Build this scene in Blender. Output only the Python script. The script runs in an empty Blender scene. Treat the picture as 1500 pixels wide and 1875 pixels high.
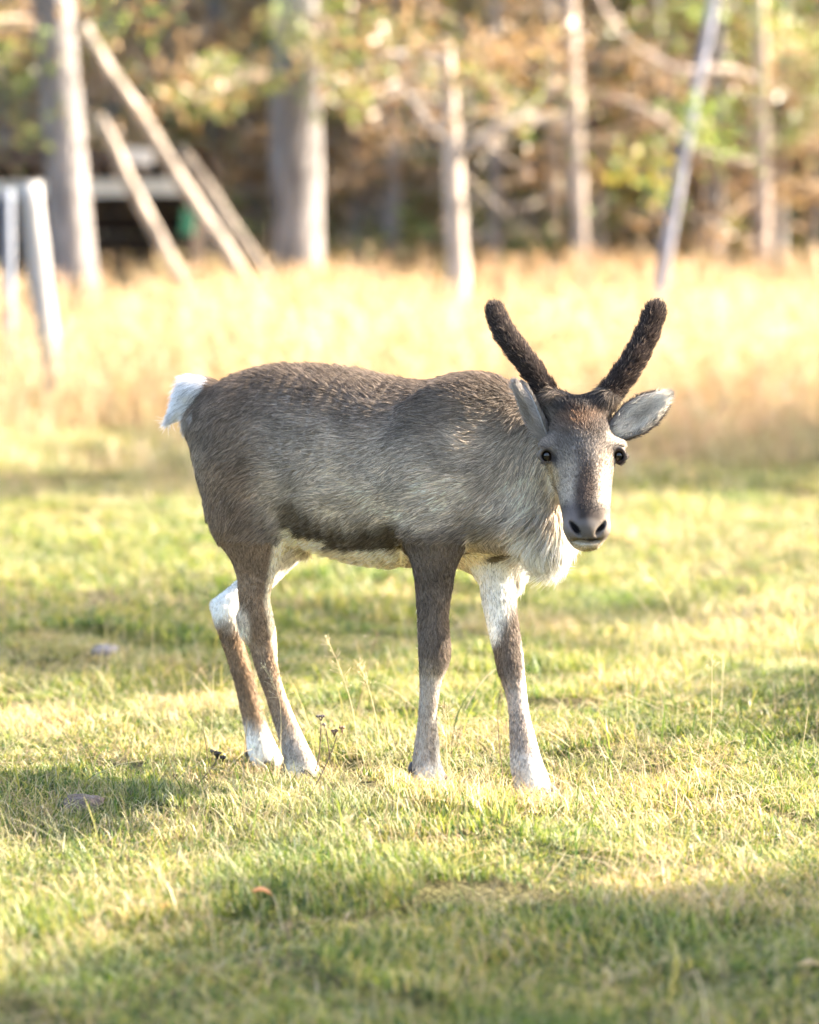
import bpy, math, random
import numpy as np
from mathutils import Vector, Matrix

scene = bpy.context.scene
rng = np.random.default_rng(11)
random.seed(11)
R = math.radians

# ------------------------------------------------------------------ camera
CAM_Y, CAM_H, PITCH, FPX = -6.0, 1.18, R(5.83), 1500 * 85 / 24.0
cd = bpy.data.cameras.new('camera')
cam = bpy.data.objects.new('camera', cd)
scene.collection.objects.link(cam)
cd.sensor_fit = 'HORIZONTAL'; cd.sensor_width = 24.0; cd.lens = 85.0
cam.location = (0, CAM_Y, CAM_H)
cam.rotation_euler = (R(90) - PITCH, 0, 0)
cd.clip_start = 0.1; cd.clip_end = 2000
cd.dof.use_dof = True; cd.dof.focus_distance = 5.86; cd.dof.aperture_fstop = 1.8
scene.camera = cam

# ------------------------------------------------------------------ sky, sun, exposure
SUN_EL, SUN_BACK = R(31), R(13)          # sun to the right, a little behind the animal
SUN = Vector((math.cos(SUN_EL) * math.cos(SUN_BACK), math.cos(SUN_EL) * math.sin(SUN_BACK), math.sin(SUN_EL)))
w = bpy.data.worlds.new('World'); scene.world = w; w.use_nodes = True
nt = w.node_tree; nt.nodes.clear()
sky = nt.nodes.new('ShaderNodeTexSky'); sky.sky_type = 'NISHITA'; sky.sun_disc = False
sky.sun_elevation = SUN_EL; sky.sun_rotation = math.atan2(SUN.x, SUN.y)
sky.air_density = 1.0; sky.dust_density = 4.5; sky.ozone_density = 1.0
bg = nt.nodes.new('ShaderNodeBackground'); bg.inputs['Strength'].default_value = 0.15
wo = nt.nodes.new('ShaderNodeOutputWorld')
nt.links.new(sky.outputs[0], bg.inputs[0]); nt.links.new(bg.outputs[0], wo.inputs[0])
sl = bpy.data.lights.new('sun', 'SUN'); sl.energy = 5.0; sl.angle = R(0.5); sl.color = (1.0, 0.90, 0.76)
so = bpy.data.objects.new('sun', sl); scene.collection.objects.link(so)
so.rotation_euler = (-SUN).to_track_quat('-Z', 'Y').to_euler()
vs = scene.view_settings
vs.view_transform = 'Standard'; vs.look = 'None'; vs.gamma = 1.0; vs.use_curve_mapping = False
vs.exposure = 2.72
cy = scene.cycles
cy.use_denoising = True; cy.use_adaptive_sampling = True; cy.adaptive_threshold = .03
try: cy.denoiser = 'OPENIMAGEDENOISE'
except Exception: pass
cy.max_bounces = 5; cy.diffuse_bounces = 4; cy.glossy_bounces = 2; cy.transmission_bounces = 4; cy.transparent_max_bounces = 4
cy.sample_clamp_indirect = 6.0
cy.caustics_reflective = False; cy.caustics_refractive = False
scene.cycles_curves.shape = 'RIBBONS'

# ------------------------------------------------------------------ helpers
def U(px, py, Y):
    """photograph position at world depth Y -> world point"""
    cx = (px - 750) / FPX; cyv = (937.5 - py) / FPX
    s, c = math.sin(PITCH), math.cos(PITCH)
    dy = cyv * s + c; dz = cyv * c - s
    t = (Y - CAM_Y) / dy
    return np.array([cx * t, Y, CAM_H + dz * t])

def ground_at(px, py, z=0.0):
    lo, hi = -3.0, 200.0
    for _ in range(60):
        m = (lo + hi) / 2
        if U(px, py, m)[2] > z: lo = m
        else: hi = m
    return U(px, py, lo)

def proj(P):
    s, c = math.sin(PITCH), math.cos(PITCH)
    x = P[:, 0]; y = P[:, 1] - CAM_Y; z = P[:, 2] - CAM_H
    f = y * c - z * s; u = y * s + z * c
    return 750 + FPX * x / f, 937.5 - FPX * u / f

def sstep(a, b, x):
    t = np.clip((x - a) / (b - a), 0, 1)
    return t * t * (3 - 2 * t)

_wv = [(rng.normal(size=3), rng.uniform(0, 6.28), rng.uniform(.7, 1.4)) for _ in range(24)]
def noise3(P, freq, seed=0):
    """cheap smooth noise, about -1..1"""
    a = np.zeros(len(P))
    for i in range(6):
        d, ph, m = _wv[(i + seed * 5) % 24]
        a += np.sin(P @ (d * freq * m) + ph + seed)
    return a / 3.2

def link(o): scene.collection.objects.link(o); return o

def tag(o, label=None, cat=None, group=None, kind=None):
    if label: o['label'] = label
    if cat: o['category'] = cat
    if group: o['group'] = group
    if kind: o['kind'] = kind
    return o

def empty(name, loc):
    o = bpy.data.objects.new(name, None); link(o); o.location = tuple(loc)
    o.empty_display_size = .1
    return o

def child(o, parent):
    if parent is not None:
        o.parent = parent
        o.matrix_parent_inverse = Matrix.Translation(-Vector(parent.location))
    return o

def mesh_np(name, V, F, mat=None, smooth=True, col=None):
    """V (n,3); F (m,k) array or list of tuples"""
    me = bpy.data.meshes.new(name)
    V = np.asarray(V, dtype=np.float32)
    if isinstance(F, np.ndarray):
        m, k = F.shape
        me.vertices.add(len(V)); me.vertices.foreach_set('co', V.ravel())
        me.loops.add(m * k); me.loops.foreach_set('vertex_index', F.astype(np.int32).ravel())
        me.polygons.add(m)
        me.polygons.foreach_set('loop_start', (np.arange(m) * k).astype(np.int32))
        me.update(calc_edges=True); me.validate()
    else:
        me.from_pydata([tuple(v) for v in V], [], F); me.update()
    if smooth: me.polygons.foreach_set('use_smooth', np.ones(len(me.polygons), dtype=bool))
    if col is not None:
        a = me.color_attributes.new('Col', 'FLOAT_COLOR', 'POINT')
        c4 = np.ones((len(V), 4), dtype=np.float32); c4[:, :3] = col
        a.data.foreach_set('color', c4.ravel())
    if mat: me.materials.append(mat)
    return me

def obj(name, me, parent=None):
    o = bpy.data.objects.new(name, me); link(o)
    return child(o, parent)

def crom(P, n):
    """Catmull-Rom resampling of rows, n steps per span"""
    P = np.asarray(P, float)
    E = np.vstack([2 * P[0] - P[1], P, 2 * P[-1] - P[-2]])
    out = []
    for i in range(1, len(E) - 2):
        a, b, c, d = E[i - 1], E[i], E[i + 1], E[i + 2]
        for t in np.arange(n) / n:
            out.append(.5 * ((2 * b) + (c - a) * t + (2 * a - 5 * b + 4 * c - d) * t * t + (3 * b - a - 3 * c + d) * t ** 3))
    out.append(P[-1])
    return np.array(out)

class MB:
    """collects several pieces into one mesh"""
    def __init__(s): s.V = []; s.F = []; s.C = []; s.n = 0
    def add(s, V, F, col=(1, 1, 1)):
        V = np.asarray(V, float); s.V.append(V)
        s.F += [tuple(int(i) + s.n for i in f) for f in F]
        c = np.asarray(col, float)
        s.C.append(np.tile(c, (len(V), 1)) if c.ndim == 1 else c)
        s.n += len(V)
    def tube(s, pts, rad, seg=8, col=(1, 1, 1), cap=True, rough=0.0):
        pts = np.asarray(pts, float); rad = np.broadcast_to(np.asarray(rad, float), (len(pts),))
        T = np.gradient(pts, axis=0); T /= np.linalg.norm(T, axis=1)[:, None] + 1e-9
        ref = np.array([0, 0, 1.]) if abs(T[0][2]) < .8 else np.array([1., 0, 0])
        V = []
        u = np.cross(T[0], ref); u /= np.linalg.norm(u)
        a = np.arange(seg) * 2 * math.pi / seg
        for i in range(len(pts)):
            u = u - T[i] * (u @ T[i]); u /= np.linalg.norm(u) + 1e-9
            v = np.cross(T[i], u)
            r = rad[i] * (1 + rough * rng.normal(size=seg)) if rough else np.full(seg, rad[i])
            V.append(pts[i] + (np.cos(a) * r)[:, None] * u + (np.sin(a) * r)[:, None] * v)
        V = np.vstack(V); F = []
        for i in range(len(pts) - 1):
            for j in range(seg):
                k = (j + 1) % seg
                F.append((i * seg + j, i * seg + k, (i + 1) * seg + k, (i + 1) * seg + j))
        if cap:
            F.append(tuple(range(seg - 1, -1, -1))); F.append(tuple((len(pts) - 1) * seg + j for j in range(seg)))
        s.add(V, F, col)
    def box(s, c, ax, ay, az, col=(1, 1, 1)):
        c = np.asarray(c, float)
        V = [c + i * np.asarray(ax) + j * np.asarray(ay) + k * np.asarray(az) for i in (-1, 1) for j in (-1, 1) for k in (-1, 1)]
        s.add(V, [(0, 1, 3, 2), (4, 6, 7, 5), (0, 4, 5, 1), (2, 3, 7, 6), (0, 2, 6, 4), (1, 5, 7, 3)], col)
    def build(s, name, mat, parent=None, smooth=True):
        return obj(name, s.mesh(name, mat, smooth), parent)
    def mesh(s, name, mat, smooth=True):
        return mesh_np(name, np.vstack(s.V), s.F, mat, smooth, np.vstack(s.C))

# ------------------------------------------------------------------ materials
def new_mat(name):
    m = bpy.data.materials.new(name); m.use_nodes = True
    t = m.node_tree; t.nodes.clear()
    return m, t, t.nodes, t.links

def mat_col(name, attr='Col', rough=.8, spec=.25, noise_scale=0, noise_amt=.0, bump=0., bump_scale=40., tint=None, stretch=None):
    """surface coloured by its own colour attribute with grain and fine relief"""
    m, t, N, L = new_mat(name)
    out = N.new('ShaderNodeOutputMaterial'); p = N.new('ShaderNodeBsdfPrincipled')
    p.inputs['Roughness'].default_value = rough; p.inputs['Specular IOR Level'].default_value = spec
    at = N.new('ShaderNodeAttribute'); at.attribute_name = attr
    tc = N.new('ShaderNodeTexCoord'); mp = N.new('ShaderNodeMapping')
    L.new(tc.outputs['Object'], mp.inputs[0])
    if stretch: mp.inputs['Scale'].default_value = stretch
    col = at.outputs['Color']
    if noise_scale:
        nz = N.new('ShaderNodeTexNoise'); nz.inputs['Scale'].default_value = noise_scale; nz.inputs['Detail'].default_value = 6
        L.new(mp.outputs[0], nz.inputs['Vector'])
        mr = N.new('ShaderNodeMapRange'); mr.inputs[1].default_value = .3; mr.inputs[2].default_value = .7
        mr.inputs[3].default_value = 1 - noise_amt; mr.inputs[4].default_value = 1 + noise_amt
        L.new(nz.outputs[0], mr.inputs[0])
        mx = N.new('ShaderNodeVectorMath'); mx.operation = 'SCALE'
        L.new(col, mx.inputs[0]); L.new(mr.outputs[0], mx.inputs['Scale']); col = mx.outputs[0]
    L.new(col, p.inputs['Base Color'])
    if bump:
        nb = N.new('ShaderNodeTexNoise'); nb.inputs['Scale'].default_value = bump_scale; nb.inputs['Detail'].default_value = 8
        L.new(mp.outputs[0], nb.inputs['Vector'])
        b = N.new('ShaderNodeBump'); b.inputs['Strength'].default_value = bump; b.inputs['Distance'].default_value = .02
        L.new(nb.outputs[0], b.inputs['Height']); L.new(b.outputs[0], p.inputs['Normal'])
    L.new(p.outputs[0], out.inputs[0])
    return m

def mat_leaf(name, trans=.45, gloss=.06, dry=False, grough=.45):
    """thin leaf or blade: diffuse + translucent"""
    m, t, N, L = new_mat(name)
    out = N.new('ShaderNodeOutputMaterial')
    at = N.new('ShaderNodeAttribute'); at.attribute_name = 'Col'
    col = at.outputs['Color']
    if dry:
        ge = N.new('ShaderNodeNewGeometry'); ia = N.new('ShaderNodeTexNoise'); ia.inputs['Scale'].default_value = 2.6; ia.inputs['Detail'].default_value = 6; ia.inputs['Roughness'].default_value = .65
        L.new(ge.outputs['Position'], ia.inputs['Vector'])
        rp = N.new('ShaderNodeValToRGB'); L.new(ia.outputs[0], rp.inputs[0])
        rp.color_ramp.elements[0].position = .36; rp.color_ramp.elements[0].color = (.64, .80, .64, 1)
        rp.color_ramp.elements[1].position = .62; rp.color_ramp.elements[1].color = (1.25, 1.12, 1.12, 1)
        mx = N.new('ShaderNodeMix'); mx.data_type = 'RGBA'; mx.blend_type = 'MULTIPLY'; mx.inputs[0].default_value = 1
        L.new(col, mx.inputs[6]); L.new(rp.outputs['Color'], mx.inputs[7]); col = mx.outputs[2]
    d = N.new('ShaderNodeBsdfDiffuse'); tr = N.new('ShaderNodeBsdfTranslucent'); g = N.new('ShaderNodeBsdfGlossy')
    g.inputs['Roughness'].default_value = grough
    L.new(col, d.inputs[0]); L.new(col, tr.inputs[0])
    a = N.new('ShaderNodeMixShader'); a.inputs[0].default_value = trans
    L.new(d.outputs[0], a.inputs[1]); L.new(tr.outputs[0], a.inputs[2])
    b = N.new('ShaderNodeMixShader'); b.inputs[0].default_value = gloss
    L.new(a.outputs[0], b.inputs[1]); L.new(g.outputs[0], b.inputs[2])
    L.new(b.outputs[0], out.inputs[0])
    return m

M_skin = mat_col('hide', rough=.85, spec=.1)
M_fur = mat_leaf('fur', trans=.42, gloss=.018, grough=.5)
M_bark = mat_col('bark', rough=.95, spec=.1, noise_scale=14, noise_amt=.45, bump=.9, bump_scale=30, stretch=(1, 1, .25))
M_wood = mat_col('weathered_wood', rough=.85, spec=.15, noise_scale=18, noise_amt=.3, bump=.4, bump_scale=40, stretch=(1, 1, .15))
M_leaf = mat_leaf('leaf', trans=.4)
M_grass = mat_leaf('grass_blade', trans=.5, gloss=.035, dry=True, grough=.5)
M_stalk = mat_leaf('dry_stalk', trans=.3, gloss=.04)
M_rock = mat_col('rock', rough=.9, spec=.2, noise_scale=60, noise_amt=.35, bump=.8, bump_scale=90)
M_hoof = mat_col('horn', rough=.5, spec=.4, noise_scale=60, noise_amt=.3)

# ------------------------------------------------------------------ ground
HOOF = {'near_front': (790, 1442, -.10), 'far_front': (985, 1460, -.10), 'near_hind': (560, 1430, .08), 'far_hind': (490, 1410, .20)}
HP = {k: U(*v) for k, v in HOOF.items()}
def terr(x, y):
    x = np.asarray(x, float); y = np.asarray(y, float)
    z = .012 * np.sin(2.1 * x + .7 * y + 1) + .014 * np.sin(1.3 * y - .9 * x + 2) + .008 * np.sin(4.7 * x - 3.1 * y)
    z = z + .010 * np.sin(9.1 * x + 2.3 * np.sin(3 * y)) * np.sin(7.3 * y + 1.7 * np.sin(4 * x)) + .006 * np.sin(17 * x + 5 * y) * np.sin(13 * y - 6 * x)
    z = z + .03 * np.sin(.43 * x + .5) * np.sin(.37 * y + 1.3) * np.clip((y - 2) / 6, 0, 1)
    return z
_ks = list(HP.values())
_pts = np.array([[p[0], p[1]] for p in _ks])
_res = np.array([p[2] for p in _ks]) - terr(_pts[:, 0], _pts[:, 1])
_G = np.exp(-((_pts[:, None, :] - _pts[None]) ** 2).sum(-1) / (2 * .16 ** 2))
_W = np.linalg.solve(_G, _res)
_terr0 = terr
def terr(x, y):
    z = _terr0(x, y)
    for (a, b), wgt in zip(_pts, _W):
        z = z + wgt * np.exp(-((x - a) ** 2 + (y - b) ** 2) / (2 * .16 ** 2))
    return z

def make_ground():
    xs = np.unique(np.concatenate([-np.geomspace(3, 500, 40), np.linspace(-3, 3, 121), np.geomspace(3, 500, 40)]))
    ys = np.unique(np.concatenate([-3 - np.geomspace(.05, 400, 30), np.linspace(-3, 4, 141), 4 + np.geomspace(.1, 700, 70)]))
    X, Y = np.meshgrid(xs, ys, indexing='ij')
    Z = terr(X, Y)
    V = np.stack([X, Y, Z], -1).reshape(-1, 3)
    ny = len(ys)
    i, j = np.meshgrid(np.arange(len(xs) - 1), np.arange(ny - 1), indexing='ij')
    a = (i * ny + j).ravel()
    F = np.stack([a, a + ny, a + ny + 1, a + 1], -1)
    m, t, N, L = new_mat('soil_and_thatch')
    out = N.new('ShaderNodeOutputMaterial'); p = N.new('ShaderNodeBsdfPrincipled'); p.inputs['Roughness'].default_value = .95
    p.inputs['Specular IOR Level'].default_value = .1
    tc = N.new('ShaderNodeTexCoord')
    n1 = N.new('ShaderNodeTexNoise'); n1.inputs['Scale'].default_value = 2.2; n1.inputs['Detail'].default_value = 8
    n2 = N.new('ShaderNodeTexNoise'); n2.inputs['Scale'].default_value = 90; n2.inputs['Detail'].default_value = 4
    L.new(tc.outputs['Object'], n1.inputs['Vector']); L.new(tc.outputs['Object'], n2.inputs['Vector'])
    r1 = N.new('ShaderNodeValToRGB')
    r1.color_ramp.elements[0].position = .35; r1.color_ramp.elements[0].color = (.05, .06, .02, 1)
    r1.color_ramp.elements[1].position = .65; r1.color_ramp.elements[1].color = (.12, .095, .045, 1)
    r2 = N.new('ShaderNodeMapRange'); r2.inputs[1].default_value = .3; r2.inputs[2].default_value = .7; r2.inputs[3].default_value = .45; r2.inputs[4].default_value = 1.35
    mx = N.new('ShaderNodeVectorMath'); mx.operation = 'SCALE'
    L.new(n1.outputs[0], r1.inputs[0]); L.new(n2.outputs[0], r2.inputs[0])
    L.new(r1.outputs[0], mx.inputs[0]); L.new(r2.outputs[0], mx.inputs['Scale']); L.new(mx.outputs[0], p.inputs['Base Color'])
    b = N.new('ShaderNodeBump'); b.inputs['Strength'].default_value = .8; b.inputs['Distance'].default_value = .02
    L.new(n2.outputs[0], b.inputs['Height']); L.new(b.outputs[0], p.inputs['Normal'])
    L.new(p.outputs[0], out.inputs[0])
    o = obj('ground', mesh_np('ground', V, F, m))
    tag(o, 'grassy meadow ground running back to the forest edge', 'ground', kind='structure')
make_ground()

# ------------------------------------------------------------------ grass (stuff)
def blades(n, spread, hmin, hmax, wid, lean, cols, flat=0.0, segs=3):
    """one tuft: tapered bent blades"""
    V = []; F = []; C = []
    cols = np.asarray(cols, float)
    for b in range(n):
        a = rng.uniform(0, 6.283); r = spread * math.sqrt(rng.uniform())
        base = np.array([math.cos(a) * r, math.sin(a) * r, -.004])
        h = rng.uniform(hmin, hmax); az = rng.uniform(0, 6.283)
        d = np.array([math.cos(az), math.sin(az), 0]); s = np.array([-d[1], d[0], 0])
        tw = rng.uniform(-.8, .8); s = s * math.cos(tw) + d * math.sin(tw)
        ln = rng.uniform(*lean); c = cols[rng.integers(len(cols))] * rng.uniform(.75, 1.2)
        n0 = len(V); wv = wid * rng.uniform(.6, 1.25)
        pos = base.copy(); ang = ln * .3 + flat
        st = h / segs
        for k in range(segs + 1):
            ww = wv * (1 - .25 * k / segs) if k < segs else 0
            cc = c * (.8 + .25 * k / segs)
            if k < segs:
                V += [pos - s * ww / 2, pos + s * ww / 2]; C += [cc, cc]
            else:
                V.append(pos.copy()); C.append(cc)
            pos = pos + st * (math.cos(ang) * np.array([0, 0, 1.]) + math.sin(ang) * d)
            pos[2] = max(pos[2], .003)
            ang = min(ang + ln / segs, 1.9)
        for k in range(segs - 1):
            F.append((n0 + 2 * k, n0 + 2 * k + 1, n0 + 2 * k + 3, n0 + 2 * k + 2))
        F.append((n0 + 2 * segs - 2, n0 + 2 * segs - 1, n0 + 2 * segs))
    return V, F, C

def panicle(V, F, C, h, col, n=26, L=.16, wid=.004):
    """airy seed head on a thin stem, appended to lists"""
    az = rng.uniform(0, 6.283); d = np.array([math.cos(az), math.sin(az), 0]); ln = rng.uniform(.1, .35)
    pts = [np.array([0, 0, 0.]) + d * ln * h * (t ** 2) + np.array([0, 0, h * t * (1 - .12 * ln * t)]) for t in np.linspace(0, 1, 6)]
    o = np.array([rng.uniform(-.05, .05), rng.uniform(-.05, .05), 0])
    s = np.array([-d[1], d[0], 0]) * wid * .35
    n0 = len(V)
    for p in pts:
        V += [p + o - s, p + o + s]; C += [col, col]
    for k in range(5): F.append((n0 + 2 * k, n0 + 2 * k + 1, n0 + 2 * k + 3, n0 + 2 * k + 2))
    for k in range(n):
        t = 1 - rng.uniform(0, L / h)
        p = d * ln * h * (t ** 2) + np.array([0, 0, h * t * (1 - .12 * ln * t)]) + o
        a2 = rng.uniform(0, 6.283); q = np.array([math.cos(a2), math.sin(a2), rng.uniform(.2, 1.4)]) * rng.uniform(.01, .035)
        s2 = np.cross(q, rng.normal(size=3)); s2 = s2 / (np.linalg.norm(s2) + 1e-9) * wid * rng.uniform(.6, 1.2)
        n0 = len(V)
        V += [p, p + q * .6 - s2, p + q * 1.2, p + q * .6 + s2]; cc = np.asarray(col) * rng.uniform(.8, 1.2); C += [cc] * 4
        F.append((n0, n0 + 1, n0 + 2, n0 + 3))

def proto_collection(name, makers, mat):
    coll = bpy.data.collections.new(name)
    for i, mk in enumerate(makers):
        V, F, C = mk()
        me = mesh_np(f'{name}_{i}', np.array(V), F, mat, True, np.array(C))
        o = bpy.data.objects.new(f'{name}_{i:02d}', me); coll.objects.link(o)
    return coll

def scatter(name, coll, P, rot, scl, tint, label, cat):
    n = len(P); k = len(coll.objects)
    me = bpy.data.meshes.new(name); me.vertices.add(n); me.vertices.foreach_set('co', np.asarray(P, np.float32).ravel())
    def at(nm, ty, arr, key):
        a = me.attributes.new(nm, ty, 'POINT'); a.data.foreach_set(key, arr.ravel())
    at('rot', 'FLOAT_VECTOR', rot.astype(np.float32), 'vector')
    at('scl', 'FLOAT_VECTOR', scl.astype(np.float32), 'vector')
    t4 = np.ones((n, 4), np.float32); t4[:, :3] = tint
    at('tint', 'FLOAT_COLOR', t4, 'color')
    at('vi', 'INT', rng.integers(0, k, n).astype(np.int32), 'value')
    o = obj(name, me)
    ng = bpy.data.node_groups.new(name + '_spread', 'GeometryNodeTree')
    ng.interface.new_socket('Geometry', in_out='INPUT', socket_type='NodeSocketGeometry')
    ng.interface.new_socket('Geometry', in_out='OUTPUT', socket_type='NodeSocketGeometry')
    N = ng.nodes; L = ng.links
    gi = N.new('NodeGroupInput'); go = N.new('NodeGroupOutput')
    ip = N.new('GeometryNodeInstanceOnPoints'); ci = N.new('GeometryNodeCollectionInfo')
    ci.inputs['Collection'].default_value = coll
    ci.inputs['Separate Children'].default_value = True; ci.inputs['Reset Children'].default_value = True
    def na(nm, ty):
        x = N.new('GeometryNodeInputNamedAttribute'); x.data_type = ty; x.inputs['Name'].default_value = nm
        return [s for s in x.outputs if s.enabled and s.name == 'Attribute'][0]
    L.new(gi.outputs[0], ip.inputs['Points']); L.new(ci.outputs[0], ip.inputs['Instance'])
    ip.inputs['Pick Instance'].default_value = True
    L.new(na('vi', 'INT'), ip.inputs['Instance Index'])
    L.new(na('rot', 'FLOAT_VECTOR'), ip.inputs['Rotation'])
    L.new(na('scl', 'FLOAT_VECTOR'), ip.inputs['Scale'])
    L.new(ip.outputs[0], go.inputs[0])
    md = o.modifiers.new('spread', 'NODES'); md.node_group = ng
    tag(o, label, cat, kind='stuff')
    return o

GREEN = [(.09, .155, .025), (.14, .205, .03), (.24, .285, .04), (.06, .12, .022), (.36, .36, .06), (.42, .38, .10)]
STRAW = [(.56, .46, .27), (.64, .55, .37), (.46, .36, .19), (.52, .44, .24), (.30, .22, .12)]
GOLD = [(.52, .365, .20), (.56, .41, .26), (.45, .30, .15), (.60, .46, .31), (.40, .29, .14)]

def rand_in_view(n, d0, d1, marg, power=1.0):
    """random ground points between two distances from the camera, in a widening strip"""
    u = rng.uniform(size=n * 3)
    d = d0 + (d1 - d0) * u ** power
    half = .145 * d + marg
    keep = rng.uniform(size=n * 3) < half / half.max()
    d = d[keep][:n]; half = half[keep][:n]
    x = rng.uniform(-1, 1, len(d)) * half
    return x, d + CAM_Y

def patch(x, y):
    P = np.stack([x, y, x * 0], -1)
    return .5 + .5 * np.clip(noise3(P, 2.0, 1) * .8 + noise3(P, 6.0, 2) * .5, -1, 1)

def merge(*parts):
    V = []; F = []; C = []
    for v, f, c in parts:
        n = len(V); V += list(v); C += list(c); F += [tuple(k + n for k in q) for q in f]
    return V, F, C

def hexspots(d0, d1, step, marg, jit=.35):
    """jittered hexagonal spots on a strip that widens away from the camera"""
    out = []
    r = 0; y = d0
    while y < d1:
        half = .145 * y + marg
        xs = np.arange(-half, half, step) + (step / 2 if r % 2 else 0)
        out.append(np.stack([xs + rng.normal(0, jit * step * .5, len(xs)), np.full(len(xs), y + CAM_Y) + rng.normal(0, jit * step * .5, len(xs))], -1))
        y += step * .87; r += 1
    o = np.vstack(out); return o[:, 0], o[:, 1]

def lay(name, coll, x, y, s, label, cat, sz=None, tint=None):
    n = len(x); e = .05
    gx = (terr(x + e, y) - terr(x - e, y)) / (2 * e); gy = (terr(x, y + e) - terr(x, y - e)) / (2 * e)
    P = np.stack([x, y, terr(x, y)], -1)
    rz = rng.uniform(0, 6.283, n); rot = np.zeros((n, 3))
    for i in range(n):
        nrm = Vector((-gx[i], -gy[i], 1)).normalized()
        q = Vector((0, 0, 1)).rotation_difference(nrm).to_matrix() @ Matrix.Rotation(rz[i], 3, 'Z')
        rot[i] = q.to_euler()
    s = np.broadcast_to(s, (n,)); sz = s if sz is None else sz
    scatter(name, coll, P, rot, np.stack([s, s, sz], -1), np.ones((n, 3)) if tint is None else tint, label, cat)

def make_grass():
    # patches of turf: many blades per patch, laid edge over edge
    def turf(kind):
        g, st = {'green': (1900, 260), 'mixed': (1450, 620), 'dry': (900, 1050)}[kind]
        return merge(blades(g, .19, .014, .042, .0027, (.5, 1.9), GREEN, segs=2), blades(st, .19, .02, .075, .0019, (.8, 2.6), STRAW + GREEN[5:], segs=2))
    sets = {k: proto_collection('turf_' + k, [lambda k=k: turf(k) for _ in range(4)], M_grass) for k in ('green', 'mixed', 'dry')}
    LAB = {'green': ('turf_grass', 'short green turf round the hooves of the reindeer'), 'mixed': ('faded_turf_grass', 'short turf half faded to yellow round the hooves'), 'dry': ('dry_turf_grass', 'dry straw coloured turf patches round the hooves')}
    for d0, d1, st, sc, far in ((3.5, 8.4, .23, 1.0, 0), (8.4, 17.5, .42, 1.75, 1)):
        x, y = hexspots(d0, d1, st, .75 if not far else 1.0)
        pt = patch(x, y) + rng.normal(0, .12, len(x)) - .35 * (1 - sstep(-1.1, -.6, y)) + .18 * np.exp(-((y + .2) / .6) ** 2) - .2 * sstep(.25, .6, x) * np.exp(-((y - .7) / .8) ** 2)
        for k, lo, hi in (('green', -9, .42), ('mixed', .42, .72), ('dry', .72, 9)):
            m = (pt > lo) & (pt <= hi)
            s = rng.uniform(.9, 1.15, m.sum()) * sc
            nm, lab = LAB[k]
            if far: nm = nm.replace('turf', 'meadow'); lab = lab.replace('round the hooves of the reindeer', 'in front of the golden grass').replace('round the hooves', 'in front of the golden grass').replace('turf', 'meadow grass')
            lay(nm, sets[k], x[m], y[m], s, lab, 'grass', s * np.exp(rng.normal(-.28, .32, m.sum())) * (1 if not far else .8))
    # loose straw and longer single blades
    def loose():
        return merge(blades(60, .34, .07, .28, .0019, (.5, 1.8), STRAW, flat=.8, segs=5), blades(12, .34, .05, .12, .003, (.3, 1.4), GREEN, segs=4), blades(4, .3, .08, .22, .0015, (.1, .9), STRAW, segs=5))
    straw = proto_collection('straw_patch', [loose for _ in range(8)], M_grass)
    x, y = hexspots(3.5, 13.5, .34, .7)
    pt = patch(x + .3, y - .2); keep = rng.uniform(size=len(x)) < .30 + .9 * pt + .4 * sstep(.3, .6, x) * (y > -.3)
    lay('straw', straw, x[keep], y[keep], rng.uniform(.8, 1.2, keep.sum()), 'pale dry straw blades strewn over the short turf', 'straw')
    # tall golden grass
    def tall():
        V, F, C = merge(*[blades(26, .48, .25, .62, .006, (.2, 1.1), GOLD, segs=3) for _ in range(6)])
        for _ in range(26):
            n0 = len(V); panicle(V, F, C, rng.uniform(.5, .88), np.array(GOLD[rng.integers(4)]), n=24, L=.2, wid=.006)
            o = np.array([*(rng.uniform(-.4, .4, 2)), 0])
            for q in range(n0, len(V)): V[q] = V[q] + o
        return V, F, C
    def mid():
        return blades(150, .34, .10, .32, .0048, (.3, 1.4), GOLD[:4] + GREEN[3:] + STRAW * 2, segs=3)
    tallc = proto_collection('tall_patch', [tall for _ in range(6)], M_grass)
    midc = proto_collection('mid_patch', [mid for _ in range(6)], M_grass)
    x, y = hexspots(14.2, 32.0, .46, 1.6)
    d = y - CAM_Y; P0 = np.stack([x, y, x * 0], -1); nz = noise3(P0, .9, 3)
    keep = rng.uniform(size=len(x)) < np.clip(np.interp(d, [14.2, 17], [.2, 1]) + .35 * nz, .08, 1)
    x, y, nz, d = x[keep], y[keep], nz[keep], d[keep]; n = len(x)
    sz = np.interp(d, [14.2, 16, 18.5], [.45, .75, .95]) * rng.uniform(.8, 1.12, n) * (1 + .12 * nz)
    lay('tall_grass', tallc, x, y, rng.uniform(.85, 1.15, n), 'tall golden dry grass in front of the forest edge', 'grass', sz)
    x, y = hexspots(11.8, 19.0, .42, 1.4)
    d = y - CAM_Y; P0 = np.stack([x, y, x * 0], -1)
    keep = rng.uniform(size=len(x)) < np.clip(np.interp(d, [11.8, 14, 17, 19], [.1, .6, .9, .4]) + .5 * noise3(P0, 1.5, 2), 0, 1)
    x, y, d = x[keep], y[keep], d[keep]
    lay('knee_high_grass', midc, x, y, rng.uniform(.8, 1.2, len(x)), 'half green knee high grass at the foot of the golden grass', 'grass', rng.uniform(.5, 1.1, len(x)) * np.interp(d, [11.8, 15], [.6, 1.1]))
make_grass()
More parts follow.
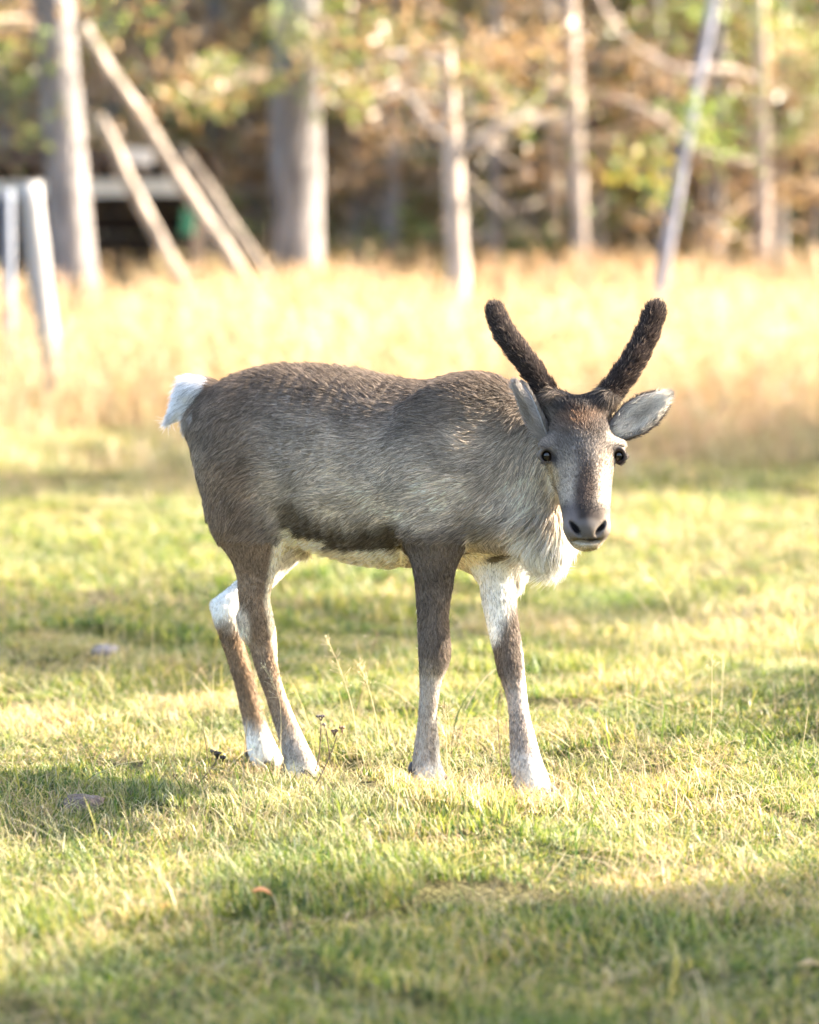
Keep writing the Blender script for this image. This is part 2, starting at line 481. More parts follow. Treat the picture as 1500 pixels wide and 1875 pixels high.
# ------------------------------------------------------------------ forest
BARK_G = np.array([.195, .178, .168]); BARK_O = np.array([.36, .22, .13]); BARK_P = np.array([.37, .32, .275]); TWIG = np.array([.40, .31, .23])
BROWN = [(.34, .19, .075), (.38, .24, .10), (.26, .16, .07), (.42, .28, .13)]
OLIVE = [(.20, .20, .06), (.16, .18, .05), (.26, .24, .08)]
FRESH = [(.20, .27, .05), (.26, .32, .07), (.16, .24, .05)]
LICH_LIT = [(.62, .50, .42), (.55, .44, .36), (.68, .58, .50)]  # pale lichen twigs, their sunlit highlights put into the colour
YELL = [(.50, .42, .06), (.45, .36, .05)]

class Cards:
    """many small leaf faces in one crown"""
    def __init__(s): s.V = []; s.C = []
    def spray(s, c, rad, n, size, cols, flat=1.0, thin=.45):
        c = np.asarray(c, float)
        p = rng.normal(size=(n, 3)) * .5 * rad; p[:, 2] *= flat; p += c
        a = rng.normal(size=(n, 3)); a /= np.linalg.norm(a, axis=1)[:, None]
        b = np.cross(a, rng.normal(size=(n, 3))); b /= np.linalg.norm(b, axis=1)[:, None] + 1e-9
        sz = size * rng.uniform(.5, 1.3, (n, 1))
        q = np.stack([p - a * sz, p - b * sz * thin, p + a * sz, p + b * sz * thin], 1)
        s.V.append(q.reshape(-1, 3))
        cc = np.asarray(cols, float)[rng.integers(0, len(cols), n)] * rng.uniform(.7, 1.2, (n, 1))
        s.C.append(np.repeat(cc, 4, axis=0))
    def mesh(s, name, mat):
        V = np.vstack(s.V); F = np.arange(len(V)).reshape(-1, 4)
        return mesh_np(name, V, F, mat, False, np.vstack(s.C))

def trunk_mesh(h, r0, lean, bark, top=.25, wander=.03, pale=0.0, seg=14):
    n = 22; t = np.linspace(0, 1, n)
    pts = np.stack([lean[0] * t + wander * np.sin(t * 7 + rng.uniform(0, 6)) * t, lean[1] * t + wander * np.sin(t * 6 + rng.uniform(0, 6)) * t, -.1 + (h + .1) * t], -1)
    rad = r0 * (1 - (1 - top) * t) * (1 + .25 * np.exp(-t * 30))
    mb = MB(); mb.tube(pts, rad, seg, rough=.075)
    V = np.vstack(mb.V)
    f = sstep(3.0, 6.0, V[:, 2])[:, None] * (1 - pale)
    col = bark * (1 - f) + BARK_O * f
    mb.C = [col * (1 + .12 * noise3(V, 9, 2))[:, None]]
    return mb, pts, rad

def limb_pts(p0, az, L, rise, droop, n=7):
    t = np.linspace(0, 1, n)
    d = np.array([math.cos(az), math.sin(az), 0])
    w1 = rng.normal(0, .06) * L; s = np.array([-d[1], d[0], 0])
    return p0 + np.outer(t * L, d) + np.outer(np.sin(t * 4) * w1, s) + np.outer(rise * t * L - droop * t * t * L, [0, 0, 1.])

def pine_parts(seed, h=10.0, r0=.11, z0=1.0, nl=46, lean=(0, 0), bark=BARK_G, green=.5, spread=1.5, leaf=.055, dens=1.0, seg=14, pale=0.0):
    """meshes of trunk, limbs and crown for one conifer, base at the origin"""
    tm, pts, rad = trunk_mesh(h, r0, lean, bark, seg=seg, pale=pale)
    lb = MB(); cr = Cards()
    for i in range(nl):
        u = rng.uniform() ** 1.25
        z = z0 + (h - z0) * u
        k = np.interp(z, pts[:, 2], np.arange(len(pts))); k0 = int(min(k, len(pts) - 2))
        p0 = pts[k0] + (pts[k0 + 1] - pts[k0]) * (k - k0)
        L = spread * (1.15 - .8 * u) * rng.uniform(.45, 1.15)
        lp = limb_pts(p0, rng.uniform(0, 6.283), L, rng.uniform(-.05, .45), rng.uniform(.1, .5))
        lb.tube(lp, np.linspace(.020, .005, len(lp)) * (1.2 - .5 * u), 5, TWIG * rng.uniform(.7, 1.15), cap=False)
        dead = z < h * .42 and rng.uniform() > green
        for q in range(int(7 + 6 * rng.uniform())):
            tt = rng.uniform(.25, 1.0); j = tt * (len(lp) - 1); j0 = int(min(j, len(lp) - 2))
            s0 = lp[j0] + (lp[j0 + 1] - lp[j0]) * (j - j0)
            tw = limb_pts(s0, rng.uniform(0, 6.283), rng.uniform(.12, .42), rng.uniform(-.4, .5), .2, 4)
            lb.tube(tw, np.linspace(.006, .0025, 4), 3, TWIG * rng.uniform(.7, 1.2), cap=False)
            cols = BROWN if dead else (OLIVE + FRESH[:1] + BROWN[:1] if rng.uniform() < .6 else FRESH + OLIVE)
            cr.spray(tw[-1], .17, int((9 if dead else 20) * dens), leaf, cols, .7)
            if rng.uniform() < .5: cr.spray(tw[-1], .2, int(4 * dens), leaf * 1.2, LICH_LIT, .7, .14)
    return tm.mesh('trunk', M_bark), lb.mesh('limbs', M_bark), cr.mesh('crown', M_leaf)

def place_tree(name, parts, loc, rz, sc, label, cat='tree', group=None):
    e = empty(name, loc); tag(e, label, cat, group)
    for nm, me in zip(('trunk', 'limbs', 'crown'), parts):
        o = bpy.data.objects.new(nm, me); link(o); o.parent = e
        if nm != 'trunk': o['kind'] = 'stuff'
    e.rotation_euler = (0, 0, rz); e.scale = (sc, sc, sc)
    return e

def at_px(px, d, py=500):
    p = U(px, py, d + CAM_Y); return (p[0], p[1], float(terr(p[0], p[1])))

def pxm(w_px, d): return w_px * d / FPX

VAR = [pine_parts(i, h=[9.5, 11, 10, 8.5, 12][i], r0=[.075, .09, .07, .06, .10][i], z0=[1.3, 1.6, 1.1, .9, 1.8][i], nl=44, green=[.35, .2, .5, .4, .15][i]) for i in range(5)]

# thick trunks in front
pa = pine_parts(21, h=11, r0=pxm(82, 20) / 2 * 1.05, z0=2.3, nl=34, lean=(-.75, .1), green=.5)
eA = place_tree('pine_tree', pa, at_px(150, 20), 0, 1, 'thick grey pine trunk with the poles of the shelter leaning on it')
pb = pine_parts(22, h=12, r0=pxm(98, 22.5) / 2 * 1.05, z0=2.1, nl=36, lean=(.05, .1), green=.75, spread=1.9)
eB = place_tree('pine_tree', pb, at_px(541, 22.5), 0, 1, 'thickest grey pine trunk standing between the leaning poles and the pale snag')
pc = pine_parts(23, h=10, r0=pxm(56, 29) / 2, z0=2.6, nl=40, bark=np.array([.30, .22, .15]), green=.2)
place_tree('pine_tree', pc, at_px(792, 29), 0, 1, 'brown pine trunk close behind the pale bare snag')

def snag(base, y, spec, label, name='dead_tree', col=BARK_P):
    """bare pale tree: spec = list of (pixel path, widths px, part name), traced at its own depth"""
    e = empty(name, base); tag(e, label, 'tree')
    for path, wd, nm in spec:
        P = np.array([U(p[0], p[1], y + (p[2] if len(p) > 2 else 0)) for p in path])
        if nm == 'trunk': P = np.vstack([[*base[:2], base[2] - .08], P])
        wdm = [pxm(x, y - CAM_Y) / 2 * (.78 if nm == 'limb' else 1) for x in wd]
        if nm == 'trunk': wdm = [wdm[0] * 1.1] + wdm
        Q = crom(np.hstack([P, np.array(wdm)[:, None]]), 5)
        mb = MB(); mb.tube(Q[:, :3], np.maximum(Q[:, 3], .003), 9, col, rough=.05)
        mb.build(nm, M_bark, e)
        tw = MB()
        for k in range(16 if nm == 'limb' else 12):
            q = Q[rng.integers(2, len(Q))]
            lp = limb_pts(q[:3], rng.uniform(0, 6.283), rng.uniform(.15, .6), rng.uniform(-.6, .7), rng.uniform(-.2, .5), 6)
            tw.tube(lp, np.linspace(.010, .003, 6), 4, np.asarray(col) * rng.uniform(.7, 1.1), cap=False)
        tw.build('twigs', M_bark, e)['kind'] = 'stuff'
    return e

def leaves(e, y, spots):
    loc = e.location
    cr = Cards()
    for px, py, dy, rad, n, cols in spots: cr.spray(U(px, py, y + dy), rad, n, .04, cols, .7, .5)
    o = obj('crown', cr.mesh('crown', M_leaf), e); o['kind'] = 'stuff'

b = at_px(838, 19.5, 560)
e = snag(b, b[1], [([(840, 520), (834, 400), (828, 280), (822, 180), (816, 88)], [40, 38, 36, 32, 22], 'trunk'),
               ([(812, 250, 0), (785, 225, .1), (755, 185, .2), (725, 150, .3)], [20, 18, 14, 6], 'limb'),
               ([(815, 118, 0), (785, 108, -.1), (745, 98, -.2), (690, 96, -.3)], [15, 14, 11, 4], 'limb'),
               ([(845, 275, 0), (880, 265, -.1), (925, 235, -.2), (960, 205, -.25)], [24, 30, 26, 8], 'limb')],
     'slender pale dead snag with bare branches to both sides')
leaves(e, b[1], [(720, 150, -.2, .5, 70, BROWN), (760, 60, -.2, .5, 80, BROWN + OLIVE), (690, 90, .2, .5, 60, BROWN), (880, 130, -.3, .5, 60, BROWN + OLIVE), (930, 90, -.3, .5, 80, BROWN), (960, 170, -.3, .5, 60, BROWN), (800, 180, -.2, .3, 20, BROWN), (1000, 110, -.4, .5, 50, BROWN + OLIVE)])
leaves(eA, 14.0, [(30, 110, -.2, .4, 50, FRESH), (50, 250, -.1, .35, 50, FRESH + OLIVE), (230, 40, -.3, .4, 50, FRESH), (190, 20, -.4, .4, 40, BROWN), (20, 40, .3, .5, 50, BROWN), (280, 100, .2, .5, 50, BROWN), (330, 180, .3, .5, 50, BROWN)])
leaves(eB, 16.5, [(620, 130, -.3, .40, 75, FRESH), (650, 175, -.4, .35, 60, FRESH), (600, 90, -.3, .4, 50, FRESH + OLIVE), (520, 110, -.5, .35, 45, FRESH + OLIVE), (560, 60, -.5, .4, 40, OLIVE), (680, 60, -.3, .5, 60, BROWN + OLIVE), (440, 60, -.2, .5, 60, BROWN), (400, 140, 0, .5, 60, BROWN), (470, 200, .2, .5, 50, BROWN)])
b = at_px(1062, 24, 530)
snag(b, b[1], [([(1066, 520), (1060, 400), (1056, 300), (1052, 180), (1046, 60), (1040, -160)], [32, 31, 30, 28, 24, 16], 'trunk'),
               ([(1052, 250), (1020, 230, .1), (985, 215, .3), (940, 190, .4)], [14, 13, 10, 4], 'limb')],
     'straight slim tan trunk of the close pair, the bare one in front', 'bare_tree', np.array([.42, .35, .29]))
b = at_px(1016, 26, 520)
snag(b, b[1], [([(1018, 510), (1014, 400), (1010, 260), (1006, 120), (1002, -160)], [28, 27, 26, 24, 16], 'trunk'),
               ([(1010, 362), (965, 376, -.2), (910, 378, -.3), (870, 350, -.4)], [15, 14, 14, 5], 'limb')],
     'straight slim tan trunk of the close pair, with a sagging dead branch', 'bare_tree', np.array([.38, .32, .26]))
b = at_px(1212, 26, 520)
snag(b, b[1], [([(1212, 500), (1210, 400), (1208, 300), (1206, 120), (1204, -160)], [24, 23, 22, 20, 14], 'trunk')],
     'thin pale straight trunk just behind the leaning grey sapling', 'bare_tree')
b = at_px(1395, 24.5, 530)
e = snag(b, b[1], [([(1397, 510), (1396, 400), (1393, 230), (1391, 80), (1388, -160)], [32, 32, 31, 30, 22], 'trunk'),
               ([(1390, 150, 0), (1330, 128, -.3), (1250, 130, -.5), (1180, 100, -.6), (1120, 40, -.7), (1085, -30, -.8)], [22, 21, 22, 22, 17, 10], 'limb'),
               ([(1392, 300, 0), (1330, 290, -.3), (1260, 262, -.4), (1180, 200, -.6), (1060, 165, -.8)], [19, 19, 20, 20, 8], 'limb')],
     'slim tan trunk with two long bare boughs arching out sideways', 'bare_tree', np.array([.36, .29, .24]))
leaves(e, b[1], [(1450, 40, -.3, .6, 110, FRESH), (1380, 60, -.5, .5, 70, FRESH + YELL), (1490, 110, -.3, .6, 80, FRESH + OLIVE), (1300, 20, -.5, .5, 70, FRESH), (1140, 60, -.8, .45, 50, BROWN + OLIVE), (1180, 130, -.8, .4, 40, BROWN), (1100, 190, -.9, .4, 50, FRESH + BROWN), (1230, 60, -.8, .5, 60, FRESH), (1350, 190, -.5, .45, 50, OLIVE + FRESH), (1400, 270, -.5, .35, 40, FRESH), (1440, 190, -.3, .5, 60, BROWN + OLIVE), (1050, 100, -1.0, .5, 50, BROWN)])
# leaning sapling
g = ground_at(1166, 735)
e = empty('leaning_sapling', (g[0], g[1], g[2] - .02)); tag(e, 'thin grey sapling stem leaning over the golden grass', 'tree')
Q = crom(np.array([[*U(1164, 742, g[1]), .042], [*U(1182, 660, g[1]), .041], [*U(1210, 520, g[1] + .1), .040], [*U(1240, 350, g[1] + .2), .038], [*U(1268, 200, g[1] + .3), .036], [*U(1292, 80, g[1] + .4), .033], [*U(1318, -60, g[1] + .5), .030], [*U(1350, -260, g[1] + .6), .02]]), 5)
mb = MB(); mb.tube(Q[:, :3], Q[:, 3], 10, (.23, .225, .25), rough=.03); mb.build('trunk', M_bark, e)
cr = Cards()
for (px, py, dy, n) in ((1150, 320, .3, 60), (1175, 300, .5, 40), (1250, 230, .2, 60), (1310, 210, .2, 60), (1290, 262, .4, 50), (1200, 345, .4, 40)):
    cr.spray(U(px, py, g[1] + dy), .26, n, .035, YELL + FRESH if px < 1230 else FRESH, .7, .6)
obj('crown', cr.mesh('crown', M_leaf), e)

# slim forest pines behind, each its own tree
spots = [(10, 26, 0), (62, 33, 1), (235, 31, 2), (300, 36, 3), (395, 28, 1), (455, 33, 4), (628, 34, 0), (655, 27, 2), (695, 30, 1), (742, 38, 3), (885, 31, 4),
         (930, 35, 1), (965, 41, 0), (1112, 33, 2), (1150, 38, 3), (1282, 27, 4), (1330, 36, 0), (1345, 30, 2), (1445, 32, 1), (1490, 28, 3),
         (-90, 30, 2), (-220, 36, 0), (-40, 40, 4), (1560, 34, 4), (1640, 30, 1), (1720, 38, 2), (160, 42, 0), (360, 44, 4), (530, 40, 2), (590, 45, 1), (820, 44, 0), (1040, 46, 2), (1240, 44, 1), (1400, 42, 3), (350, 29, 0), (480, 37, 1), (570, 31, 4), (720, 26, 4), (770, 33, 0), (860, 27, 2), (905, 25.5, 3), (975, 29, 1), (1090, 27, 4), (1180, 30, 0), (1255, 33, 2), (1310, 25.5, 1), (1425, 26, 0), (1465, 37, 4), (210, 27, 3)]
for i, (px, d, v) in enumerate(spots):
    place_tree('forest_pine', VAR[v], at_px(px, d), rng.uniform(0, 6.28), rng.uniform(.85, 1.2), 'slim twiggy pine deep in the forest behind the meadow', 'tree', 'slim pines of the forest edge')

# pines to the right of the picture that throw the long shadows over the meadow
SH = pine_parts(40, h=8.5, r0=.12, z0=3.0, nl=64, green=1.0, spread=2.1, leaf=.10, dens=1.5)
SN = pine_parts(41, h=10.5, r0=.10, z0=6.9, nl=44, green=1.0, spread=.8, leaf=.08, dens=1.0)
TB = math.tan(SUN_BACK)
for (x, yg, s, m) in ((6.0, -2.95, 1.0, SH), (7.1, -3.1, .95, SH), (5.4, -3.2, .95, SH), (8.6, -2.95, 1.05, SH), (10.6, -3.2, 1.1, SH), (9.4, -3.6, 1.05, SH), (6.6, -3.8, 1.0, SH), (12.5, -3.4, 1.2, SH), (7.6, -4.7, .95, SH),
                      (11.0, 6.4, .95, SH), (9.0, 6.9, .8, SH), (12.6, 7.6, 1.0, SH), (10.4, 2.3, .95, SN),
                      (13.5, 15.6, 1.1, SH), (12.0, 23.1, 1.2, SH), (15.0, 28.1, 1.2, SH), (11.0, 34.4, 1.2, SH), (19, 38.8, 1.3, SH), (9.5, 41.9, 1.2, SH), (14, 47.5, 1.2, SH)):
    y = (yg - .22 if yg < 0 else yg) + x * TB       # yg: where its shadow crosses the middle of the meadow
    place_tree('meadow_pine', m, (x, y, float(terr(x, y))), rng.uniform(0, 6.28), s, 'green pine at the sunny side of the meadow', 'tree', 'pines along the sunny side of the meadow')

# denser stand added on the sunny side to keep the wood in broken shade
for i in range(34):
    x = 5.5 + 3.1 * (i % 6) + rng.uniform(-1, 1); y = 23.5 + 4.6 * (i // 6) + .32 * (x - 5.5) * .6 + rng.uniform(-1.2, 1.2)
    place_tree('forest_pine', [SH, VAR[1], SN][i % 3] if i % 3 < 2 else SH, (x, y, float(terr(x, y))), rng.uniform(0, 6.28), rng.uniform(.9, 1.3), 'green pine added on the sunny side to shade the wood', 'tree', 'pines added to shade the wood')

def far_forest():
    """the deep wood behind, one mass"""
    mb = MB(); cr = Cards()
    for i in range(170):
        d = rng.uniform(44, 92); half = .19 * d + 6
        x = rng.uniform(-half, half); y = d + CAM_Y; h = rng.uniform(10, 16); r = rng.uniform(.08, .2)
        mb.tube(np.array([[x, y, -.1], [x + rng.normal(0, .2), y, h * .5], [x + rng.normal(0, .4), y, h]]), [r, r * .8, r * .3], 6, (BARK_G if rng.uniform() < .5 else BARK_O) * rng.uniform(.7, 1.1), cap=False)
        for k in range(26):
            z = 1.0 + (h - 1.0) * rng.uniform() ** .9
            cols = np.array((BROWN + OLIVE) if z < 5 else (OLIVE + FRESH + BROWN[:1])) * .75
            a = rng.uniform(0, 6.28); q = rng.uniform(.2, 1.7) * (1.15 - z / h * .8)
            cr.spray((x + math.cos(a) * q, y + math.sin(a) * q, z), .75, 34, .15, cols, .55, .5)
            cr.spray((x + math.cos(a) * q, y + math.sin(a) * q, z), .9, 4, .2, LICH_LIT, .55, .15)
    V1 = np.vstack(mb.V); F = list(mb.F); C1 = np.vstack(mb.C)
    V2 = np.vstack(cr.V); C2 = np.vstack(cr.C)
    me = mesh_np('far_forest', np.vstack([V1, V2]), F + [tuple(r) for r in (np.arange(len(V2)).reshape(-1, 4) + len(V1)).tolist()], M_leaf, False, np.vstack([C1, C2]))
    tag(obj('far_forest', me), 'deep brown and olive conifer wood behind the first trunks', 'forest', kind='stuff')
far_forest()

# understorey between the trunks: twiggy brown shrubs, each its own plant
def shrub_parts(h, cols, n=38):
    lb = MB(); cr = Cards()
    for i in range(n):
        az = rng.uniform(0, 6.28)
        lp = limb_pts(np.array([rng.normal(0, .06), rng.normal(0, .06), 0]), az, h * rng.uniform(.5, 1.0) * .5, rng.uniform(1.2, 2.2), .3, 6)
        lb.tube(lp, np.linspace(.012, .004, 6), 4, TWIG * rng.uniform(.6, 1.1), cap=False)
        for k in range(6):
            j = rng.integers(2, 6); cr.spray(lp[j], .22, 12, .04, cols, .9)
    return lb.mesh('branches', M_bark), cr.mesh('foliage', M_leaf)
SHR = [shrub_parts(2.2, BROWN + OLIVE[:1]), shrub_parts(1.8, BROWN + OLIVE), shrub_parts(1.6, OLIVE + FRESH)]
for i, (px, d, v) in enumerate([(250, 30, 0), (430, 31, 1), (600, 29, 2), (720, 33, 0), (900, 31, 1), (960, 29, 2), (1110, 30, 0), (1180, 33, 1), (1320, 31, 0), (1430, 29, 1), (1500, 34, 2), (20, 31, 1), (-100, 33, 0), (1600, 31, 0)]):
    e = empty('forest_shrub', at_px(px, d)); e.rotation_euler = (0, 0, rng.uniform(0, 6.28)); s = rng.uniform(.6, .95); e.scale = (s, s, s)
    tag(e, 'low twiggy shrub among the trunks of the forest edge', 'shrub', 'shrubs of the forest edge')
    for nm, me in zip(('branches', 'foliage'), SHR[v]):
        o = bpy.data.objects.new(nm, me); link(o); o.parent = e
        if nm != 'trunk': o['kind'] = 'stuff'

# ------------------------------------------------------------------ shelter, poles, posts
def plank(p0, p1, wid, thick, up=(0, 0, 1), col=(.2, .16, .12)):
    p0 = np.asarray(p0, float); p1 = np.asarray(p1, float); a = (p1 - p0) / 2
    an = a / np.linalg.norm(a); s = np.cross(an, up); s /= np.linalg.norm(s); u = np.cross(s, an)
    mb = MB(); mb.box((p0 + p1) / 2, a, s * thick / 2, u * wid / 2, col); return mb

SY = 16.2
sh = empty('shelter', (-2.6, SY, float(terr(-2.6, SY)))); tag(sh, 'low dark wooden lean-to shelter open towards the meadow', 'shelter')
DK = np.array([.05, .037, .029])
xl, xr = -3.9, U(338, 400, SY)[0]
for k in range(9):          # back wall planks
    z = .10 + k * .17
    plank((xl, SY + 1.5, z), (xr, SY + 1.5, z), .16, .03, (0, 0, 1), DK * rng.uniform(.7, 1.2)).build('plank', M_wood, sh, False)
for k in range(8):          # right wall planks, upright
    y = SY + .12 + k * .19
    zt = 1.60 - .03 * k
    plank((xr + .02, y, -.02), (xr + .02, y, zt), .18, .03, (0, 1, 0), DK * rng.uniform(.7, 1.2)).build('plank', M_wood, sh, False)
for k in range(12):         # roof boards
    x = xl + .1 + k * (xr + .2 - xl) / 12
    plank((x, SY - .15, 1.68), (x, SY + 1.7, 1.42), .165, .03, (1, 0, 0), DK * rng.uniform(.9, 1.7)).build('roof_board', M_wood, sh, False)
pB = U(172, 350, SY - .1); pE = U(336, 341, SY - .1)
plank((-3.9, SY - .1, pB[2]), pE, .13, .05, (0, 0, 1), (.50, .49, .44)).build('rail', M_wood, sh, False)
pp = U(30, 300, SY - .14)
plank((-3.9, SY - .2, 1.60), (U(215, 300, SY)[0], SY - .2, 1.60), .10, .04, (0, 0, 1), DK * 1.6).build('rail', M_wood, sh, False)
p = U(256, 284, SY - .25); plank(p - np.array([.12, 0, 0]), p + np.array([.10, 0, -.02]), .12, .05, (0, 0, 1), (.72, .68, .62)).build('sunlit_board_end', M_wood, sh, False)  # board end coloured pale to stand in for sun on it
p = U(345, 405, SY - .1); mb = MB(); mb.box(p, (.05, 0, 0), (0, .02, 0), (.01, 0, .10), (.05, .30, .16)); mb.build('cloth_scrap', M_leaf, sh, False)

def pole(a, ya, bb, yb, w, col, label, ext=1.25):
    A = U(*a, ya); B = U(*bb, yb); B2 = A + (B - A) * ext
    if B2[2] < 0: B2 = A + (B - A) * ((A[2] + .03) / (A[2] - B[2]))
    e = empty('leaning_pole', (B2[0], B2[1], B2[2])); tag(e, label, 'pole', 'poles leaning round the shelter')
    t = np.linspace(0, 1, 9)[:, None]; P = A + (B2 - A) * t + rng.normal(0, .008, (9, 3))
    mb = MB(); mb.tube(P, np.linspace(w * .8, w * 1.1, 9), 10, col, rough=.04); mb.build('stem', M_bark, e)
    mb = MB()
    for k in range(5):
        q = P[1] + (P[7] - P[1]) * rng.uniform(); d = rng.normal(size=3); d /= np.linalg.norm(d)
        mb.tube(np.array([q, q + d * (w + .035)]), [.011, .008], 5, np.asarray(col) * .8)
    mb.build('knots', M_bark, e)['kind'] = 'stuff'
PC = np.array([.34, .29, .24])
pole((150, 45), 14.2, (470, 548), 14.6, .055, PC, 'long pale pole leaning from the thick trunk down over the shelter', 1.3)
pole((182, 215), 14.9, (332, 522), 15.1, .055, PC * .95, 'shorter pale pole leaning across the dark mouth of the shelter', 1.4)
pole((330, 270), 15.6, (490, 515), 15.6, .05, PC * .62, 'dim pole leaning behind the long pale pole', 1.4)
pole((52, 10), 15.0, (108, 190), 14.6, .05, PC * .9, 'short pole slanting down from above onto the thick trunk', 1.05)
for (path, wpx, yy, col, lab) in (([(54, 335), (66, 440), (80, 560), (97, 700)], 40, 10.4, (.30, .29, .28), 'weathered grey fence post standing in the golden grass before the shelter'),
                                  ([(14, 345), (15, 430), (16, 540), (18, 690)], 20, 11.4, (.20, .22, .26), 'thin bluish grey post beside the weathered fence post')):
    P = np.array([U(x, y, yy) for x, y in path]); P = crom(P, 3)
    e = empty('fence_post', (P[-1][0], P[-1][1], 0)); tag(e, lab, 'post')
    P[-1][2] = -.05
    mb = MB(); mb.tube(P, pxm(wpx, yy - CAM_Y) / 2, 10, col, rough=.03); mb.build('post', M_wood, e)
# ------------------------------------------------------------------ reindeer: one continuous body from a distance field
class Field:
    def __init__(s, lo, hi, h):
        s.lo = np.array(lo, float); s.h = h
        s.n = np.ceil((np.array(hi) - s.lo) / h).astype(int) + 1
        s.D = np.full(s.n, 1.0, np.float32)
    def _sub(s, a, b):
        i0 = np.maximum(np.floor((a - s.lo) / s.h).astype(int), 0); i1 = np.minimum(np.ceil((b - s.lo) / s.h).astype(int) + 1, s.n)
        return i0, i1
    def _grid(s, i0, i1):
        ax = [s.lo[k] + s.h * np.arange(i0[k], i1[k]) for k in range(3)]
        return ax[0][:, None, None], ax[1][None, :, None], ax[2][None, None, :]
    def dist(s, nodes, rot=None, pad=.05, steps=4):
        """nodes: rows x,y,z,ra,rb,rc (radii in the frame rot); returns window and distances"""
        nd = crom(nodes, steps) if len(nodes) > 2 and steps > 1 else np.asarray(nodes, float)
        nd[:, 3:] = np.maximum(nd[:, 3:], .003)
        rm = nd[:, 3:].max(1)[:, None]
        a = (nd[:, :3] - rm).min(0) - pad; b = (nd[:, :3] + rm).max(0) + pad
        i0, i1 = s._sub(a, b); out = np.full(i1 - i0, 1.0, np.float32)
        Rm = np.eye(3) if rot is None else np.asarray(rot)
        segs = [(nd[i], nd[i + 1]) for i in range(len(nd) - 1)] or [(nd[0], nd[0])]
        for A, B in segs:
            r = max(A[3:].max(), B[3:].max()) + pad
            j0, j1 = s._sub(np.minimum(A[:3], B[:3]) - r, np.maximum(A[:3], B[:3]) + r)
            j0 = np.maximum(j0, i0); j1 = np.minimum(j1, i1)
            if (j1 <= j0).any(): continue
            X, Y, Z = s._grid(j0, j1)
            d = B[:3] - A[:3]; L2 = d @ d
            if L2 > 1e-10: t = np.clip(((X - A[0]) * d[0] + (Y - A[1]) * d[1] + (Z - A[2]) * d[2]) / L2, 0, 1)
            else: t = np.zeros((1, 1, 1))
            qx = X - (A[0] + d[0] * t); qy = Y - (A[1] + d[1] * t); qz = Z - (A[2] + d[2] * t)
            acc = 0
            for k in range(3):
                c = (Rm[k, 0] * qx + Rm[k, 1] * qy + Rm[k, 2] * qz) / (A[3 + k] + (B[3 + k] - A[3 + k]) * t)
                acc = acc + c * c
            rmin = np.minimum(np.minimum(A[3] + (B[3] - A[3]) * t, A[4] + (B[4] - A[4]) * t), A[5] + (B[5] - A[5]) * t)
            dd = (np.sqrt(acc) - 1) * rmin
            sl = tuple(slice(j0[k] - i0[k], j1[k] - i0[k]) for k in range(3))
            out[sl] = np.minimum(out[sl], dd)
        return i0, i1, out
    def add(s, nodes, k=.03, rot=None, steps=4):
        i0, i1, d = s.dist(nodes, rot, pad=k + .015, steps=steps)
        sl = tuple(slice(i0[q], i1[q]) for q in range(3)); a = s.D[sl]
        h = np.maximum(k - np.abs(a - d), 0) / k
        s.D[sl] = np.minimum(a, d) - h * h * k * .25
    def cut(s, nodes, k=.008, rot=None, steps=4):
        i0, i1, d = s.dist(nodes, rot, pad=k + .01, steps=steps)
        sl = tuple(slice(i0[q], i1[q]) for q in range(3)); a = s.D[sl]; d = -d
        h = np.maximum(k - np.abs(a - d), 0) / k
        s.D[sl] = np.maximum(a, d) + h * h * k * .25
    def nets(s, relax=3):
        D = s.D; S = D < 0; n = s.n
        c = np.zeros(n - 1, np.int8)
        for i in (0, 1):
            for j in (0, 1):
                for k in (0, 1):
                    c += S[i:n[0] - 1 + i, j:n[1] - 1 + j, k:n[2] - 1 + k]
        cells = np.argwhere((c > 0) & (c < 8)); idx = np.full(n - 1, -1, np.int64)
        idx[tuple(cells.T)] = np.arange(len(cells))
        acc = np.zeros((len(cells), 3)); cnt = np.zeros(len(cells))
        cor = [np.array(q) for q in np.ndindex(2, 2, 2)]
        for a in cor:
            for ax in range(3):
                if a[ax]: continue
                b = a.copy(); b[ax] = 1
                da = D[tuple((cells + a).T)]; db = D[tuple((cells + b).T)]
                m = (da < 0) != (db < 0)
                t = np.where(m, da / np.where(m, da - db, 1), 0)
                p = a[None] + t[:, None] * (b - a)[None]
                acc[m] += p[m]; cnt[m] += 1
        V = s.lo + s.h * (cells + acc / cnt[:, None])
        Fs = []
        for ax in range(3):
            lo = [slice(None)] * 3; hi = [slice(None)] * 3
            lo[ax] = slice(0, n[ax] - 1); hi[ax] = slice(1, n[ax])
            A = S[tuple(lo)]; B = S[tuple(hi)]
            e = np.argwhere(A != B); o1, o2 = [(1, 2), (2, 0), (0, 1)][ax]
            e = e[(e[:, o1] > 0) & (e[:, o2] > 0) & (e[:, o1] < n[o1] - 1) & (e[:, o2] < n[o2] - 1)]
            u = np.zeros(3, int); u[o1] = 1; v = np.zeros(3, int); v[o2] = 1
            q = np.stack([idx[tuple((e - u - v).T)], idx[tuple((e - v).T)], idx[tuple(e.T)], idx[tuple((e - u).T)]], -1)
            fl = B[tuple(e.T)]
            q[fl] = q[fl][:, ::-1]
            Fs.append(q)
        F = np.vstack(Fs)
        E = np.vstack([F[:, [0, 1]], F[:, [1, 2]], F[:, [2, 3]], F[:, [3, 0]]])
        for _ in range(relax):
            sm = np.zeros_like(V); ct = np.zeros(len(V))
            for a, b in ((0, 1), (1, 0)):
                for k in range(3): sm[:, k] += np.bincount(E[:, a], V[E[:, b], k], len(V))
                ct += np.bincount(E[:, a], minlength=len(V))
            V = V * .5 + .5 * sm / ct[:, None]
        return V, F

